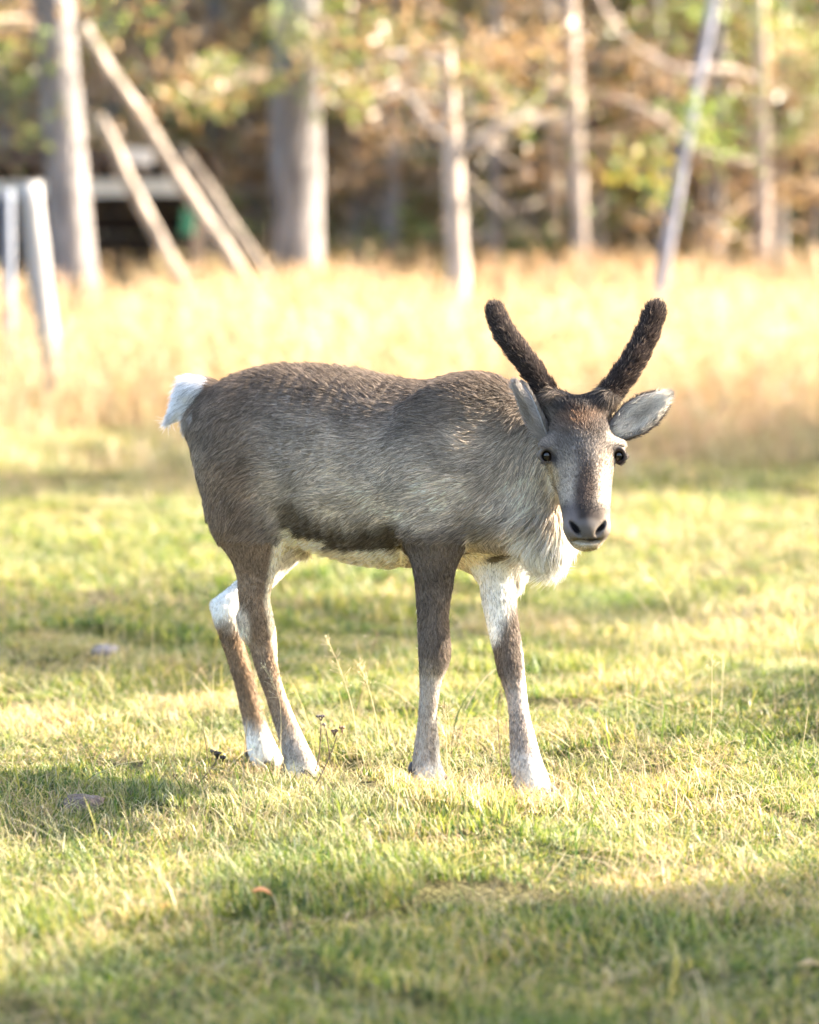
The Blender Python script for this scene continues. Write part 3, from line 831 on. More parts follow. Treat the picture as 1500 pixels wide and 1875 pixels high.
def vnormals(V, F):
    n = np.cross(V[F[:, 2]] - V[F[:, 0]], V[F[:, 3]] - V[F[:, 1]])
    N = np.zeros_like(V)
    for k in range(4):
        for c in range(3): N[:, c] += np.bincount(F[:, k], n[:, c], len(V))
    return N / (np.linalg.norm(N, axis=1)[:, None] + 1e-12)

PX = 1 / 5312.0
def ms(Y): return (Y - CAM_Y) * 1.012 * PX      # metres per photo pixel at depth Y

YAW = R(24)
BF = np.array([[math.cos(YAW), -math.sin(YAW), 0], [math.sin(YAW), math.cos(YAW), 0], [0, 0, 1.]])   # along body, across, up
def ydep(px): return .20 - (px - 430) * .00113 * math.tan(YAW) * .95

def torso_nodes():
    rows = []
    for px, top, bot, hw in ((382, 724, 826, .050), (410, 702, 890, .105), (460, 679, 940, .145), (530, 669, 985, .158), (610, 673, 1014, .165), (690, 687, 1033, .168),
                             (760, 699, 1037, .166), (830, 694, 1030, .150), (885, 700, 1012, .120), (930, 735, 1000, .090)):
        Y = ydep(px); a = U(px, top, Y); b = U(px, bot, Y); c = (a + b) / 2
        rows.append([*c, .05, hw, (a[2] - b[2]) / 2])
    return rows

def leg_nodes(pts):
    """px, py, Y, half width px, depth factor"""
    rows = []
    for px, py, Y, hw, f in pts:
        r = hw * ms(Y); rows.append([*U(px, py, Y), r, r * f, r])
    return rows

def ell(px, py, Y, rx, ry, rz): return [[*U(px, py, Y), rx, ry, rz]]

fld = Field((-.56, -.50, -.03), (.48, .42, .98), .0036)
fld.add(torso_nodes(), .03, BF)
# thigh and shoulder masses
fld.add(leg_nodes([(440, 800, .13, 58, .9), (445, 880, .11, 64, .75), (455, 950, .10, 60, .75)]), .05)
fld.add(leg_nodes([(440, 800, .26, 60, .9), (475, 900, .28, 70, .75), (520, 985, .29, 40, .7)]), .05)
fld.add(leg_nodes([(845, 780, -.10, 60, .6), (825, 870, -.12, 72, .6), (800, 955, -.12, 50, .8)]), .06)
fld.add(leg_nodes([(895, 830, .08, 60, .6), (905, 930, .06, 60, .7), (910, 1000, .03, 44, .8)]), .06)
# neck and brisket
NECK = [[*U(862, 800, .0), .10, .11, .110], [*U(905, 812, -.045), .09, .09, .118], [*U(950, 832, -.085), .078, .075, .112], [*U(1000, 835, -.115), .066, .062, .092], [*U(1042, 810, -.145), .060, .058, .075]]
fld.add(NECK, .04)
fld.add([[*U(905, 945, -.06), .06, .08, .06], [*U(955, 950, -.10), .06, .08, .065], [*U(995, 925, -.12), .045, .06, .09]], .05)
fld.add(ell(994, 980, -.12, .042, .055, .050), .04)
fld.add(ell(1014, 978, -.135, .022, .040, .034), .03)
# legs
fld.add(leg_nodes([(452, 930, .10, 66, .75), (462, 990, .09, 50, .75), (468, 1040, .09, 37, .75), (466, 1095, .09, 28, .75), (472, 1140, .095, 29, .75), (481, 1178, .10, 25, .75),
                   (488, 1220, .095, 19.5, .8), (508, 1285, .09, 18, .85), (531, 1346, .085, 21, .9), (545, 1385, .08, 25, .95), (557, 1412, .08, 27, .95)]), .02)
fld.add(leg_nodes([(448, 1132, .10, 12, .8), (452, 1160, .10, 9, .8)]), .02)
fld.add(leg_nodes([(520, 985, .29, 42, .7), (495, 1030, .28, 34, .7), (455, 1080, .25, 27, .75), (415, 1116, .22, 25, .75), (422, 1160, .22, 20.5, .75), (438, 1215, .215, 18, .8), (453, 1270, .21, 18, .85),
                   (468, 1330, .205, 21, .9), (480, 1372, .20, 26, .95), (490, 1395, .20, 28, .95)]), .02)
fld.add(leg_nodes([(398, 1108, .225, 10, .8)] * 2), .015)
fld.add(leg_nodes([(805, 940, -.12, 52, .8), (797, 1010, -.12, 43, .75), (795, 1070, -.115, 34, .75), (793, 1130, -.115, 28, .8), (796, 1198, -.117, 29, .85), (791, 1232, -.11, 22.5, .85),
                   (787, 1262, -.11, 18, .85), (783, 1316, -.105, 17, .9), (782, 1360, -.10, 21.5, .95), (781, 1395, -.10, 25, 1), (786, 1422, -.10, 29, 1)]), .02)
fld.add(leg_nodes([(912, 985, .02, 48, .8), (913, 1047, .0, 38, .75), (916, 1110, -.02, 30, .75), (928, 1180, -.04, 26, .8), (937, 1230, -.055, 23, .85), (945, 1270, -.065, 19, .85),
                   (951, 1315, -.08, 18.5, .9), (958, 1360, -.09, 24, .95), (964, 1400, -.10, 29, 1), (974, 1435, -.10, 32, 1)]), .02)
# tail
fld.add([[*U(378, 712, .21), .028, .028, .02], [*U(352, 716, .225), .022, .022, .024], [*U(338, 735, .235), .017, .018, .026], [*U(326, 752, .24), .012, .012, .016], [*U(314, 764, .245), .006, .006, .007]], .015)
# belly detail
fld.add(ell(556, 1012, .15, .010, .010, .008), .015)
# head, face towards the camera
HY = [-.20, -.225, -.25, -.28, -.325, -.36, -.375]
HEAD = []
for (px, py, hw, dr, rz), Y in zip(((1058, 757, 40, .050, .028), (1061, 790, 55, .066, .04), (1066, 832, 60, .070, .04), (1069, 872, 52, .064, .04), (1072, 918, 46, .057, .036), (1074, 950, 43, .050, .032), (1074, 972, 39, .043, .026)), HY):
    HEAD.append([*U(px, py, Y), hw * ms(Y), dr, rz])
fld.add(HEAD, .025)
fld.add(ell(1060, 752, -.205, .036, .036, .020), .02)
fld.add([[*U(1062, 850, -.19), .05, .05, .06], [*U(1068, 910, -.25), .040, .05, .05], [*U(1072, 968, -.32), .030, .045, .026]], .03)     # jaw
for sx, px in ((-1, 1003), (1, 1131)):
    fld.add(ell(px - 2 * sx, 816, -.245, .022, .029, .012), .02)          # brow
    pass
fld.add([[*U(1020, 742, -.205), .026, .026, .026], [*U(1005, 728, -.205), .020, .022, .020]], .02)   # antler pedicles
fld.add([[*U(1094, 745, -.205), .026, .026, .026], [*U(1110, 728, -.205), .022, .022, .020]], .02)
# muzzle: nostril wings, lips
for px in (1051, 1100): fld.add(ell(px, 966, -.385, .018, .022, .016), .012)
fld.add(ell(1075, 972, -.395, .018, .018, .016), .015)
fld.add(ell(1074, 990, -.375, .025, .022, .010), .012)
fld.add(ell(1074, 1000, -.365, .019, .026, .009), .014)
for pth in (((1045, 958), (1052, 967), (1061, 977)), ((1108, 958), (1101, 967), (1093, 977))):
    fld.cut([[*U(*pth[0], -.410), .0042, .020, .0042], [*U(*pth[1], -.415), .0055, .020, .0055], [*U(*pth[2], -.415), .0045, .016, .0042]], .003)
fld.cut([[*U(1054, 990, -.402), .004, .013, .0022], [*U(1074, 991.5, -.406), .004, .014, .0022], [*U(1096, 990, -.402), .004, .013, .0022]], .003)
for px, sx in ((1001, -1), (1134, 1)):
    fld.cut(ell(px + 4 * sx, 834, -.272, .0145, .017, .0115), .004)
    a_, b_ = (-15, 13) if sx < 0 else (-12, 14)
    fld.add([[*U(px + a_, 834, -.262 + .010 * sx), .0042, .006, .0042], [*U(px + (a_ + b_) / 2, 819.5, -.272), .0050, .008, .0046], [*U(px + b_, 836, -.262 - .010 * sx), .0042, .006, .0042]], .004)
    fld.add([[*U(px + a_, 836, -.262 + .010 * sx), .0036, .005, .0036], [*U(px + (a_ + b_) / 2, 848.5, -.270), .0040, .006, .0038], [*U(px + b_, 837, -.262 - .010 * sx), .0036, .005, .0036]], .004)
BV, BFc = fld.nets(3)
BN = vnormals(BV, BFc)

_hn = np.vstack([crom(np.array(HEAD), 4), crom(np.array([[*U(1062, 850, -.19), .05, .05, .06], [*U(1068, 910, -.25), .040, .05, .05], [*U(1072, 968, -.32), .030, .045, .026]]), 4)])
def headness(P):
    m = np.full(len(P), 9.0)
    near = P[:, 1] < -.12; Q = P[near]; mm = np.full(len(Q), 9.0)
    for r_ in _hn: mm = np.minimum(mm, np.sqrt((((Q - r_[:3]) / r_[3:]) ** 2).sum(1)))
    m[near] = mm
    return (m < 1.30) | (P[:, 1] < -.30) | ((P[:, 1] < -.215) & (m < 1.7))
# ---- coat colours (linear albedo) and sunlit leg rims painted in, placed on the body's own landmarks
C_DK = np.array([.145, .112, .086]); C_GR = np.array([.33, .275, .22]); C_LT = np.array([.62, .53, .42]); C_WH = np.array([.92, .88, .80]); C_CR = np.array([.88, .78, .60])
C_BR = np.array([.27, .185, .115]); C_BAND = np.array([.085, .062, .038])

def blend(c, m, col): return c * (1 - m[:, None]) + np.asarray(col) * m[:, None]
def spot(x, y, cx, cy, rx, ry, soft=.5, ang=0):
    a = R(ang); dx = x - cx; dy = y - cy
    u = (dx * math.cos(a) + dy * math.sin(a)) / rx; v = (-dx * math.sin(a) + dy * math.cos(a)) / ry
    return 1 - sstep(1 - soft, 1 + soft, np.sqrt(u * u + v * v))

def coat(P, N):
    x, y = proj(P); n1 = noise3(P, 30, 1); n2 = noise3(P, 90, 2)
    x = x + 5 * n1; y = y + 6 * n1 + 4 * n2
    Yd = P[:, 1]
    near = 1 - sstep(-.02, .05, Yd - (.20 - (x - 430) * .00106 * math.tan(YAW)))      # side of the midline
    c = np.tile(C_GR, (len(P), 1))
    top = np.interp(x, [350, 470, 620, 760, 850, 930], [700, 663, 668, 690, 676, 700])
    t = (y - top) / 270.0
    c = blend(c, 1 - sstep(.08, .52, t), C_DK)
    c = blend(c, sstep(.34, .82, t) * sstep(480, 600, x), C_LT * .92)
    c = blend(c, .7 * spot(x, y, 495, 905, 32, 45, .6), C_LT)
    c = blend(c, .75 * spot(x, y, 425, 930, 60, 110, .7), C_BR)
    c = blend(c, .35 * spot(x, y, 420, 780, 60, 80, .8), C_BR * .8)
    c = blend(c, .6 * spot(x, y, 790, 940, 50, 50, .7), C_LT * 1.05)
    # flank band and belly
    yb = np.interp(x, [500, 540, 600, 660, 735, 760], [920, 952, 985, 993, 984, 980])
    hb = np.interp(x, [500, 540, 600, 660, 735, 760], [20, 26, 24, 20, 22, 12])
    tors = sstep(505, 530, x) * (1 - sstep(735, 752, x))
    bs = (y - yb) / hb
    c = blend(c, tors * sstep(-1.9, -.3, bs) * np.interp(x, [510, 560, 700, 735], [.7, .85, .92, 1]), C_BAND * 1.25)
    c = blend(c, tors * sstep(.55, 1.1, bs), C_CR)
    # shoulders, chest and neck
    c = blend(c, .9 * spot(x, y, 978, 895, 75, 80, .8), C_LT)
    c = blend(c, .45 * spot(x, y, 900, 830, 60, 70, .9), C_LT)
    c = blend(c, .5 * spot(x, y, 880, 965, 70, 18, .8, -8), C_DK)
    c = blend(c, spot(x, y, 893, 1008, 60, 26, .4, -12) * (Yd > -.09), C_CR)
    c = blend(c, .9 * spot(x, y, 920, 1022, 34, 11, .6, -32) * (Yd > -.09), C_BAND)
    c = blend(c, sstep(955, 985, y + .25 * (x - 990)) * sstep(940, 965, x) * (1 - sstep(1048, 1060, y)), C_WH)
    # rump and tail
    c = blend(c, sstep(-6, 8, -(x - np.interp(y, [680, 700, 740, 775, 800], [392, 382, 362, 346, 330]))) * (y < 800), [.92, .91, .90])
    # legs
    leg = y > np.interp(x, [380, 520, 560, 740, 760, 960], [930, 960, 1100, 1100, 975, 1030])
    # near hind
    mh = (y > 985) & (x < 600) & (Yd < .155)
    lc = np.tile(C_BR * .92 + C_GR * .1, (len(P), 1))
    lc = blend(lc, sstep(1290, 1380, y), [.38, .34, .30]); lc = blend(lc, sstep(1385, 1412, y), C_WH * .85)
    lc = blend(lc, spot(x, y, 444, 1145, 13, 34, .5), C_LT)
    xf = np.interp(y, [985, 1060, 1100, 1200, 1300, 1420], [494, 488, 486, 500, 528, 575])
    lc = blend(lc, sstep(-4, 10, x - xf), C_CR * 1.05)  # cream front edge, with the leg's sunlit rim put into the colour
    lc = blend(lc, sstep(-.2, .35, N[:, 1]), C_CR)
    c = np.where(mh[:, None], lc, c)
    # far hind
    mh = (y > 985) & (x < 600) & (Yd >= .155)
    lc = np.tile(C_WH, (len(P), 1))
    m = sstep(1125, 1165, y + .35 * (415 - x)) * (1 - sstep(1310, 1365, y))
    lc = blend(lc, m, C_BR * .9); lc = blend(lc, sstep(-.1, .4, N[:, 1]) * (1 - sstep(1310, 1365, y)), C_BR)
    c = np.where(mh[:, None], lc, c)
    # near fore
    mh = (y > 965) & (x > 735) & (x < 850) & (Yd < -.055)
    lc = np.tile(C_DK * 1.1, (len(P), 1)); lc = blend(lc, 1 - sstep(960, 1000, y), C_GR)
    lc = blend(lc, sstep(1195, 1240, y), [.38, .33, .28]); lc = blend(lc, sstep(1385, 1425, y), C_WH * .8)
    lc = blend(lc, sstep(-.1, .4, N[:, 1]), C_CR)
    lc = blend(lc, sstep(6, 20, x - np.interp(y, [965, 1050, 1200, 1300, 1420], [835, 828, 812, 786, 792])) * sstep(1230, 1260, y), C_WH)  # white strip standing in for sun on the lower leg's edge
    c = np.where(mh[:, None], lc, c)
    # far fore
    mh = (y > 1035) & (x > 860) & (x < 1040) & (Yd >= -.16) & (P[:, 2] < .48)
    lc = np.tile(C_WH, (len(P), 1))
    m = sstep(-14, 16, x - np.interp(y, [1035, 1090, 1130, 1175, 1200], [950, 936, 926, 908, 880])) * (1 - sstep(1350, 1410, y))
    lc = blend(lc, m, C_DK * 1.25); lc = blend(lc, sstep(1200, 1280, y) * m, [.36, .30, .25])
    lc = blend(lc, sstep(-2, 10, x - np.interp(y, [1100, 1250, 1350, 1430], [952, 952, 966, 985])), C_WH)  # front edge painted white for the sunlight falling along it
    lc = blend(lc, spot(x, y, 948, 1415, 26, 40, .6), [.5, .45, .40])
    c = np.where(mh[:, None], lc, c)
    # head
    hd = headness(P)
    hc = np.tile(np.array([.19, .158, .13]), (len(P), 1))
    hc = blend(hc, .95 * spot(x, y, 1062, 742, 50, 24, .5), [.045, .036, .032])
    hc = blend(hc, .85 * spot(x, y, 1068, 775, 40, 22, .7), [.21, .115, .06])
    hc = blend(hc, .5 * spot(x, y, 1022, 800, 28, 22, .7), [.11, .085, .07])
    hc = blend(hc, .5 * spot(x, y, 1110, 790, 28, 22, .7), [.15, .12, .10])
    hc = blend(hc, .55 * spot(x, y, 1064, 832, 46, 20, .7), [.25, .22, .195])
    hc = blend(hc, .85 * (spot(x, y, 1040, 885, 20, 50, .7) + spot(x, y, 1106, 885, 20, 55, .7)).clip(0, 1), [.47, .385, .295])
    hc = blend(hc, .9 * spot(x, y, 1004, 812, 18, 12, .6), [.28, .23, .185]); hc = blend(hc, .9 * spot(x, y, 1128, 808, 18, 15, .6), [.42, .36, .29])
    hc = blend(hc, .8 * spot(x, y, 1012, 868, 8, 24, .6, -20), [.52, .40, .25]); hc = blend(hc, .7 * spot(x, y, 1122, 862, 8, 18, .6, 20), [.45, .32, .22])
    hc = blend(hc, .95 * spot(x, y, 1070, 898, 20, 58, .5), [.055, .037, .028])
    hc = blend(hc, .95 * spot(x, y, 1073, 938, 44, 17, .5), [.036, .028, .024])
    hc = blend(hc, .8 * spot(x, y, 1046, 950, 12, 28, .6), [.16, .13, .12])
    hc = blend(hc, .85 * spot(x, y, 1075, 959, 27, 9, .6), [.115, .10, .09])
    hc = blend(hc, .9 * spot(x, y, 1076, 976, 22, 14, .5), [.095, .078, .06])
    hc = blend(hc, spot(x, y, 1074, 1003, 32, 13, .5), [.42, .35, .26])
    hc = blend(hc, sstep(990, 1002, y), [.50, .43, .33])
    hc = blend(hc, (Yd < -.34) * 1.0 * (spot(x, y, 1053, 967.5, 13, 5.5, .3, 51) + spot(x, y, 1100.5, 967.5, 13, 5.5, .3, -51)).clip(0, 1), [.012, .010, .010])
    hc = blend(hc, (Yd < -.34) * .95 * spot(x, y, 1075, 990.5, 24, 2.6, .5), [.035, .028, .025])
    hc = blend(hc, (spot(x, y, 1003, 835, 17, 14, .3, 15) + spot(x, y, 1133, 833, 12, 14, .3)).clip(0, 1) * (Yd < -.22), [.05, .04, .038])
    c = np.where(hd[:, None], hc * .86, c)
    return np.clip(c, .008, .95)

def flow(P, N):
    """direction the coat lies in"""
    x, y = proj(P)
    f = np.zeros_like(P); f[:, 0] = -1; f[:, 1] = .42
    f[:, 2] = -.25 - .75 * sstep(850, 960, y) * (1 - sstep(380, 480, x) * .6)
    f[:, 2] -= 1.0 * (1 - sstep(390, 500, x))
    nk = sstep(850, 960, x) * (y < 1010)
    f = f * (1 - nk[:, None]) + np.array([-.55, .3, -.9]) * nk[:, None]
    lg = ((y > 990) & ((x < 530) | (x > 735))) | (y > 1060)
    f[lg] = np.array([.12, 0, -1])
    hd = headness(P)
    g = np.stack([(x - 1068) * .016, np.full(len(P), .4), np.full(len(P), .75)], -1)
    dn = y > 955
    g[dn] = np.stack([(x[dn] - 1072) * .02, np.full(dn.sum(), .6), np.full(dn.sum(), -.1)], -1)
    f[hd] = g[hd]
    tl = x < np.interp(y, [680, 700, 740, 775, 800], [392, 382, 362, 346, 300])
    f[tl] = np.array([-.75, .15, -.75])
    j = np.stack([noise3(P, 25, 1), noise3(P, 25, 2), noise3(P, 25, 3)], -1) * .22 + np.stack([noise3(P, 70, 4), noise3(P, 70, 0), noise3(P, 70, 1)], -1) * .16
    f = f / np.linalg.norm(f, axis=1)[:, None] + j + rng.normal(0, .13, P.shape)
    f -= N * (f * N).sum(1)[:, None]
    return f / (np.linalg.norm(f, axis=1)[:, None] + 1e-9)

def hair_len(P):
    x, y = proj(P)
    L = np.full(len(P), .021)
    L = np.where((y > 990) & ((x < 530) | (x > 735)), .011, L)
    L = np.where(y > 1230, .009, L)
    L = np.where((x > 870) & (y < 1000), .026, L)
    L = np.where((x > 950) & (y > 930) & (y < 1050) & (P[:, 2] > .42), .056, L)
    hd = headness(P)
    L = np.where(hd, np.interp(y, [700, 760, 800, 860, 930, 955, 1010], [.024, .018, .011, .008, .006, .0022, .006]), L)
    e = (((np.abs(x - 1002) < 13) & (np.abs(y - 835) < 13)) | ((np.abs(x - 1134) < 10) & (np.abs(y - 832) < 13))) & (P[:, 1] < -.22)
    nost = (spot(x, y, 1052, 968, 9, 9, .2) + spot(x, y, 1100, 968, 9, 9, .2) > .3) & (P[:, 1] < -.34)
    L = np.where(((np.abs(x - 1000) < 34) | (np.abs(x - 1138) < 32)) & (np.abs(y - 826) < 38) & (hd | (P[:, 1] < -.205)), np.minimum(L, np.where((x > 1142) | (x < 990), .004, .0075)), L)
    L = np.where(e | nost, .0008, L)
    L = np.where(x < np.interp(y, [680, 700, 740, 775, 800], [392, 382, 362, 346, 300]), .034, L)
    return L * rng.uniform(.6, 1.2, len(P)) * (1 + .18 * noise3(P, 40, 3))

def sample(V, F, N, n, wt=None):
    a = V[F[:, 0]]; b = V[F[:, 1]]; c = V[F[:, 2]]; d = V[F[:, 3]]
    ar = .5 * (np.linalg.norm(np.cross(b - a, c - a), axis=1) + np.linalg.norm(np.cross(c - a, d - a), axis=1))
    if wt is not None: ar = ar * wt((a + c) / 2)
    f = rng.choice(len(F), n, p=ar / ar.sum())
    u = rng.uniform(size=(n, 1)); v = rng.uniform(size=(n, 1))
    def q(A): return (A[F[f, 0]] * (1 - u) + A[F[f, 1]] * u) * (1 - v) + (A[F[f, 3]] * (1 - u) + A[F[f, 2]] * u) * v
    nn = q(N); return q(V), nn / (np.linalg.norm(nn, axis=1)[:, None] + 1e-9)

def hair_obj(name, P, N, D, L, C, lift, rad, parent, npt=4):
    n = len(P); s = np.linspace(0, 1, npt)
    lf = lift * rng.uniform(.5, 1.5, n)
    pts = P[:, None, :] + (L[:, None] * s[None])[:, :, None] * D[:, None, :] + ((L * lf)[:, None] * (s - .55 * s * s)[None])[:, :, None] * N[:, None, :]
    pts -= N[:, None, :] * .001
    hc = bpy.data.hair_curves.new(name); hc.add_curves([npt] * n)
    hc.attributes['position'].data.foreach_set('vector', pts.astype(np.float32).ravel())
    ra = hc.attributes.get('radius') or hc.attributes.new('radius', 'FLOAT', 'POINT')
    rr = (rad * np.array([1, .95, .7, .12][:npt]))[None, :] * rng.uniform(.7, 1.3, (n, 1))
    ra.data.foreach_set('value', rr.astype(np.float32).ravel())
    ca = hc.attributes.new('Col', 'FLOAT_COLOR', 'CURVE')
    c4 = np.ones((n, 4), np.float32); c4[:, :3] = np.clip(C, 0, 1)
    ca.data.foreach_set('color', c4.ravel())
    hc.materials.append(M_fur)
    o = obj(name, hc, parent); o['kind'] = 'stuff'
    return o

deer = empty('reindeer', (.0, .02, float(terr(0., .02))))
tag(deer, 'young grey brown reindeer with velvet antlers looking at the camera', 'reindeer')
body = obj('body', mesh_np('body', BV, BFc, M_skin, True, coat(BV, BN)), deer)
NH = 330000
def dens(P):
    x, y = proj(P)
    hd = headness(P)
    return 1 + 2.2 * hd + .5 * (y > 990)
hp, hn = sample(BV, BFc, BN, NH, dens)
hcol = coat(hp, hn) * (rng.choice([.55, .8, 1.0, 1.25, 1.7], (NH, 1)) * (1 + .16 * noise3(hp, 60, 0) + .12 * noise3(hp * [1, 1, 2.5], 38, 2))[:, None])
hair_obj('fur', hp, hn, flow(hp, hn), hair_len(hp), hcol, .42, .00055, deer)

# ---- antlers
def antler(path, label=None):
    nd = crom(np.array([[*U(px, py, Y), hw * ms(Y)] for px, py, Y, hw in path]), 6)
    pts, rad = nd[:, :3], nd[:, 3] * .86 * (1 + .05 * np.sin(np.arange(len(nd)) * 1.1) + .03 * np.sin(np.arange(len(nd)) * 2.7))
    tip = pts[-1] - pts[-2]; tip /= np.linalg.norm(tip)
    ex = [(pts[-1] + tip * rad[-1] * k, rad[-1] * r) for k, r in ((.35, .9), (.65, .7), (.88, .42), (.97, .12))]
    pts = np.vstack([pts] + [e_[0] for e_ in ex]); rad = np.concatenate([rad, [e_[1] for e_ in ex]])
    mb = MB(); mb.tube(pts, rad, 16, (.045, .034, .03), cap=False, rough=.02)
    o = mb.build('antler', M_skin, deer)
    V = np.vstack(mb.V); F = np.array([f for f in mb.F if len(f) == 4]); N_ = vnormals(V, F)
    ax = np.repeat(pts, 16, axis=0); N_ *= np.sign((N_ * (V - ax)).sum(1) + 1e-9)[:, None]
    P, N2 = sample(V, F, N_, 16000)
    D = np.gradient(pts, axis=0); D /= np.linalg.norm(D, axis=1)[:, None]
    k = np.argmin(((P[:, None, :] - pts[None]) ** 2).sum(-1), 1)
    d = D[k] + rng.normal(0, .35, P.shape); d -= N2 * (d * N2).sum(1)[:, None]; d /= np.linalg.norm(d, axis=1)[:, None]
    cols = np.array([.055, .040, .034]) * rng.uniform(.4, 1.7, (len(P), 1))
    cols[rng.uniform(size=len(P)) < .06] = (.30, .22, .16)
    fz = hair_obj('velvet', P, N2, d, rng.uniform(.006, .015, len(P)), cols, 1.3, .00040, o)
    fz.matrix_parent_inverse = Matrix()
    return o
antler([(1014, 742, -.200, 19), (1000, 718, -.195, 17.5), (978, 682, -.185, 17), (950, 645, -.17, 17), (926, 612, -.15, 16.5), (911, 582, -.13, 14.5), (906, 567, -.12, 12)])
antler([(1098, 748, -.200, 21), (1115, 722, -.195, 20), (1140, 690, -.185, 20), (1163, 655, -.17, 19.5), (1183, 615, -.15, 18), (1195, 582, -.135, 17.5), (1200, 570, -.13, 16)])

# ---- ears: furred cups
def ear(base, tip, Yb, Yt, W, side, nrm, curl, cin, cback, crim, nh=9000, lin=.020):
    A = U(*base, Yb); B = U(*tip, Yt); ax = B - A; L = np.linalg.norm(ax); ax /= L
    n = np.array(nrm, float); n -= ax * (n @ ax); n /= np.linalg.norm(n); s = np.cross(ax, n)
    us = np.linspace(0, 1, 18); vsn = np.linspace(-1, 1, 15); G = []
    for u in us:
        w_ = W * (np.interp(u, [0, .15, .4, .65, .85, .95, 1], [.42, .70, 1.0, .97, .70, .40, .08]))
        cl = curl * (1.55 - .9 * u)
        for v in vsn:
            a = v * cl
            G.append(A + ax * L * u + s * w_ * math.sin(a) / max(math.sin(min(cl, 1.57)), .3) + n * w_ * .75 * (1 - math.cos(a)))
    G = np.array(G); nv = len(vsn)
    F = np.array([[i * nv + j, i * nv + j + 1, (i + 1) * nv + j + 1, (i + 1) * nv + j] for i in range(len(us) - 1) for j in range(nv - 1)])
    N_ = vnormals(G, F)
    if (N_.mean(0) @ n) < 0: F = F[:, ::-1]; N_ = -N_
    uu = np.repeat(us, nv); vv = np.tile(vsn, len(us))
    rim = sstep(.78, .98, np.abs(vv)) + sstep(.88, 1, uu); rim = rim.clip(0, 1)
    cen = np.exp(-((uu - .45) / .28) ** 2 - (vv / .42) ** 2)
    ci = blend(blend(np.tile(np.array(cin), (len(G), 1)), .75 * cen, [.22, .17, .12]), rim * .8, crim)
    cb = blend(np.tile(np.array(cback), (len(G), 1)), rim * .7, crim)
    T = .0035
    m = len(G); V = np.vstack([G + N_ * T * .5, G - N_ * T * .5]); Fb = F[:, ::-1] + m
    edge = [i * nv for i in range(len(us))] + [(len(us) - 1) * nv + j for j in range(1, nv)] + [i * nv + nv - 1 for i in range(len(us) - 2, -1, -1)]
    Fe = np.array([[edge[i], edge[i + 1], edge[i + 1] + m, edge[i] + m] for i in range(len(edge) - 1)])
    o = obj('ear', mesh_np('ear', V, np.vstack([F, Fb, Fe]), M_ear, True, np.vstack([ci, np.clip(cb * 2.2, 0, .6)])), deer)
    H = []
    for sgn, cc, ln, num in ((1, ci, lin, nh), (-1, cb, .011, nh // 2)):
        f = rng.integers(0, len(F), num); u = rng.uniform(size=(num, 1)); v = rng.uniform(size=(num, 1))
        def q(Z): return (Z[F[f, 0]] * (1 - u) + Z[F[f, 1]] * u) * (1 - v) + (Z[F[f, 3]] * (1 - u) + Z[F[f, 2]] * u) * v
        P = q(G) + sgn * q(N_) * T * .4; nn = q(N_) * sgn
        rr = q(rim[:, None])[:, 0]
        d = ax[None] + rng.normal(0, .35, P.shape) + (s[None] * np.sign(q(vv[:, None])) * .5 if sgn < 0 else -s[None] * q(vv[:, None]) * .8)
        d -= nn * (d * nn).sum(1)[:, None]; d /= np.linalg.norm(d, axis=1)[:, None] + 1e-9
        H.append((P, nn, d, ln * rng.uniform(.5, 1.1, num) * (1 - .25 * rr), q(cc) * rng.uniform(.75, 1.2, (num, 1))))
    P, nn, d, l, c = [np.concatenate([h[i] for h in H]) for i in range(5)]
    hz = hair_obj('ear_hair', P, nn, d, l, c, 1.1, .00045, o); hz.matrix_parent_inverse = Matrix()
M_ear = mat_leaf('ear_skin', trans=.5, gloss=.02)
ear((1118, 798), (1221, 726), -.215, -.200, .034, 1, (-.42, -.9, -.12), .95, (.92, .85, .74), (.17, .14, .12), (.05, .042, .04), lin=.024)
ear((1006, 806), (952, 702), -.205, -.205, .025, -1, (-.80, -.55, .0), 1.1, (.52, .47, .43), (.34, .30, .27), (.40, .36, .33), lin=.026)

# ---- eyes
def uv_sphere(c, r, n=20):
    th = np.linspace(0, math.pi, n // 2 + 1); V = []; F = []
    for t in th:
        for k in range(n):
            a = 2 * math.pi * k / n; V.append([c[0] + r[0] * math.sin(t) * math.cos(a), c[1] + r[1] * math.sin(t) * math.sin(a), c[2] + r[2] * math.cos(t)])
    for i in range(len(th) - 1):
        for k in range(n): F.append((i * n + k, (i + 1) * n + k, (i + 1) * n + (k + 1) % n, i * n + (k + 1) % n))
    return np.array(V), F
m, t_, N_, L_ = new_mat('eye'); M_eye = m
o_ = N_.new('ShaderNodeOutputMaterial'); p_ = N_.new('ShaderNodeBsdfPrincipled')
at_ = N_.new('ShaderNodeAttribute'); at_.attribute_name = 'Col'; L_.new(at_.outputs['Color'], p_.inputs['Base Color'])
p_.inputs['Roughness'].default_value = .07; p_.inputs['Specular IOR Level'].default_value = .5
L_.new(p_.outputs[0], o_.inputs[0])
for px, sx in ((1002, -1), (1132.5, 1)):
    c = U(px, 834, -.2585); V, F = uv_sphere(c, (.0155, .0165, .0155))
    look = np.array([sx * .75, -.66, 0.]); dt = ((V - c) / .0155) @ look
    col = blend(np.tile(np.array([.016, .009, .006]), (len(V), 1)), sstep(.72, .86, dt), [.003, .003, .004])
    obj('eye', mesh_np('eye', V, F, M_eye, True, col), deer)

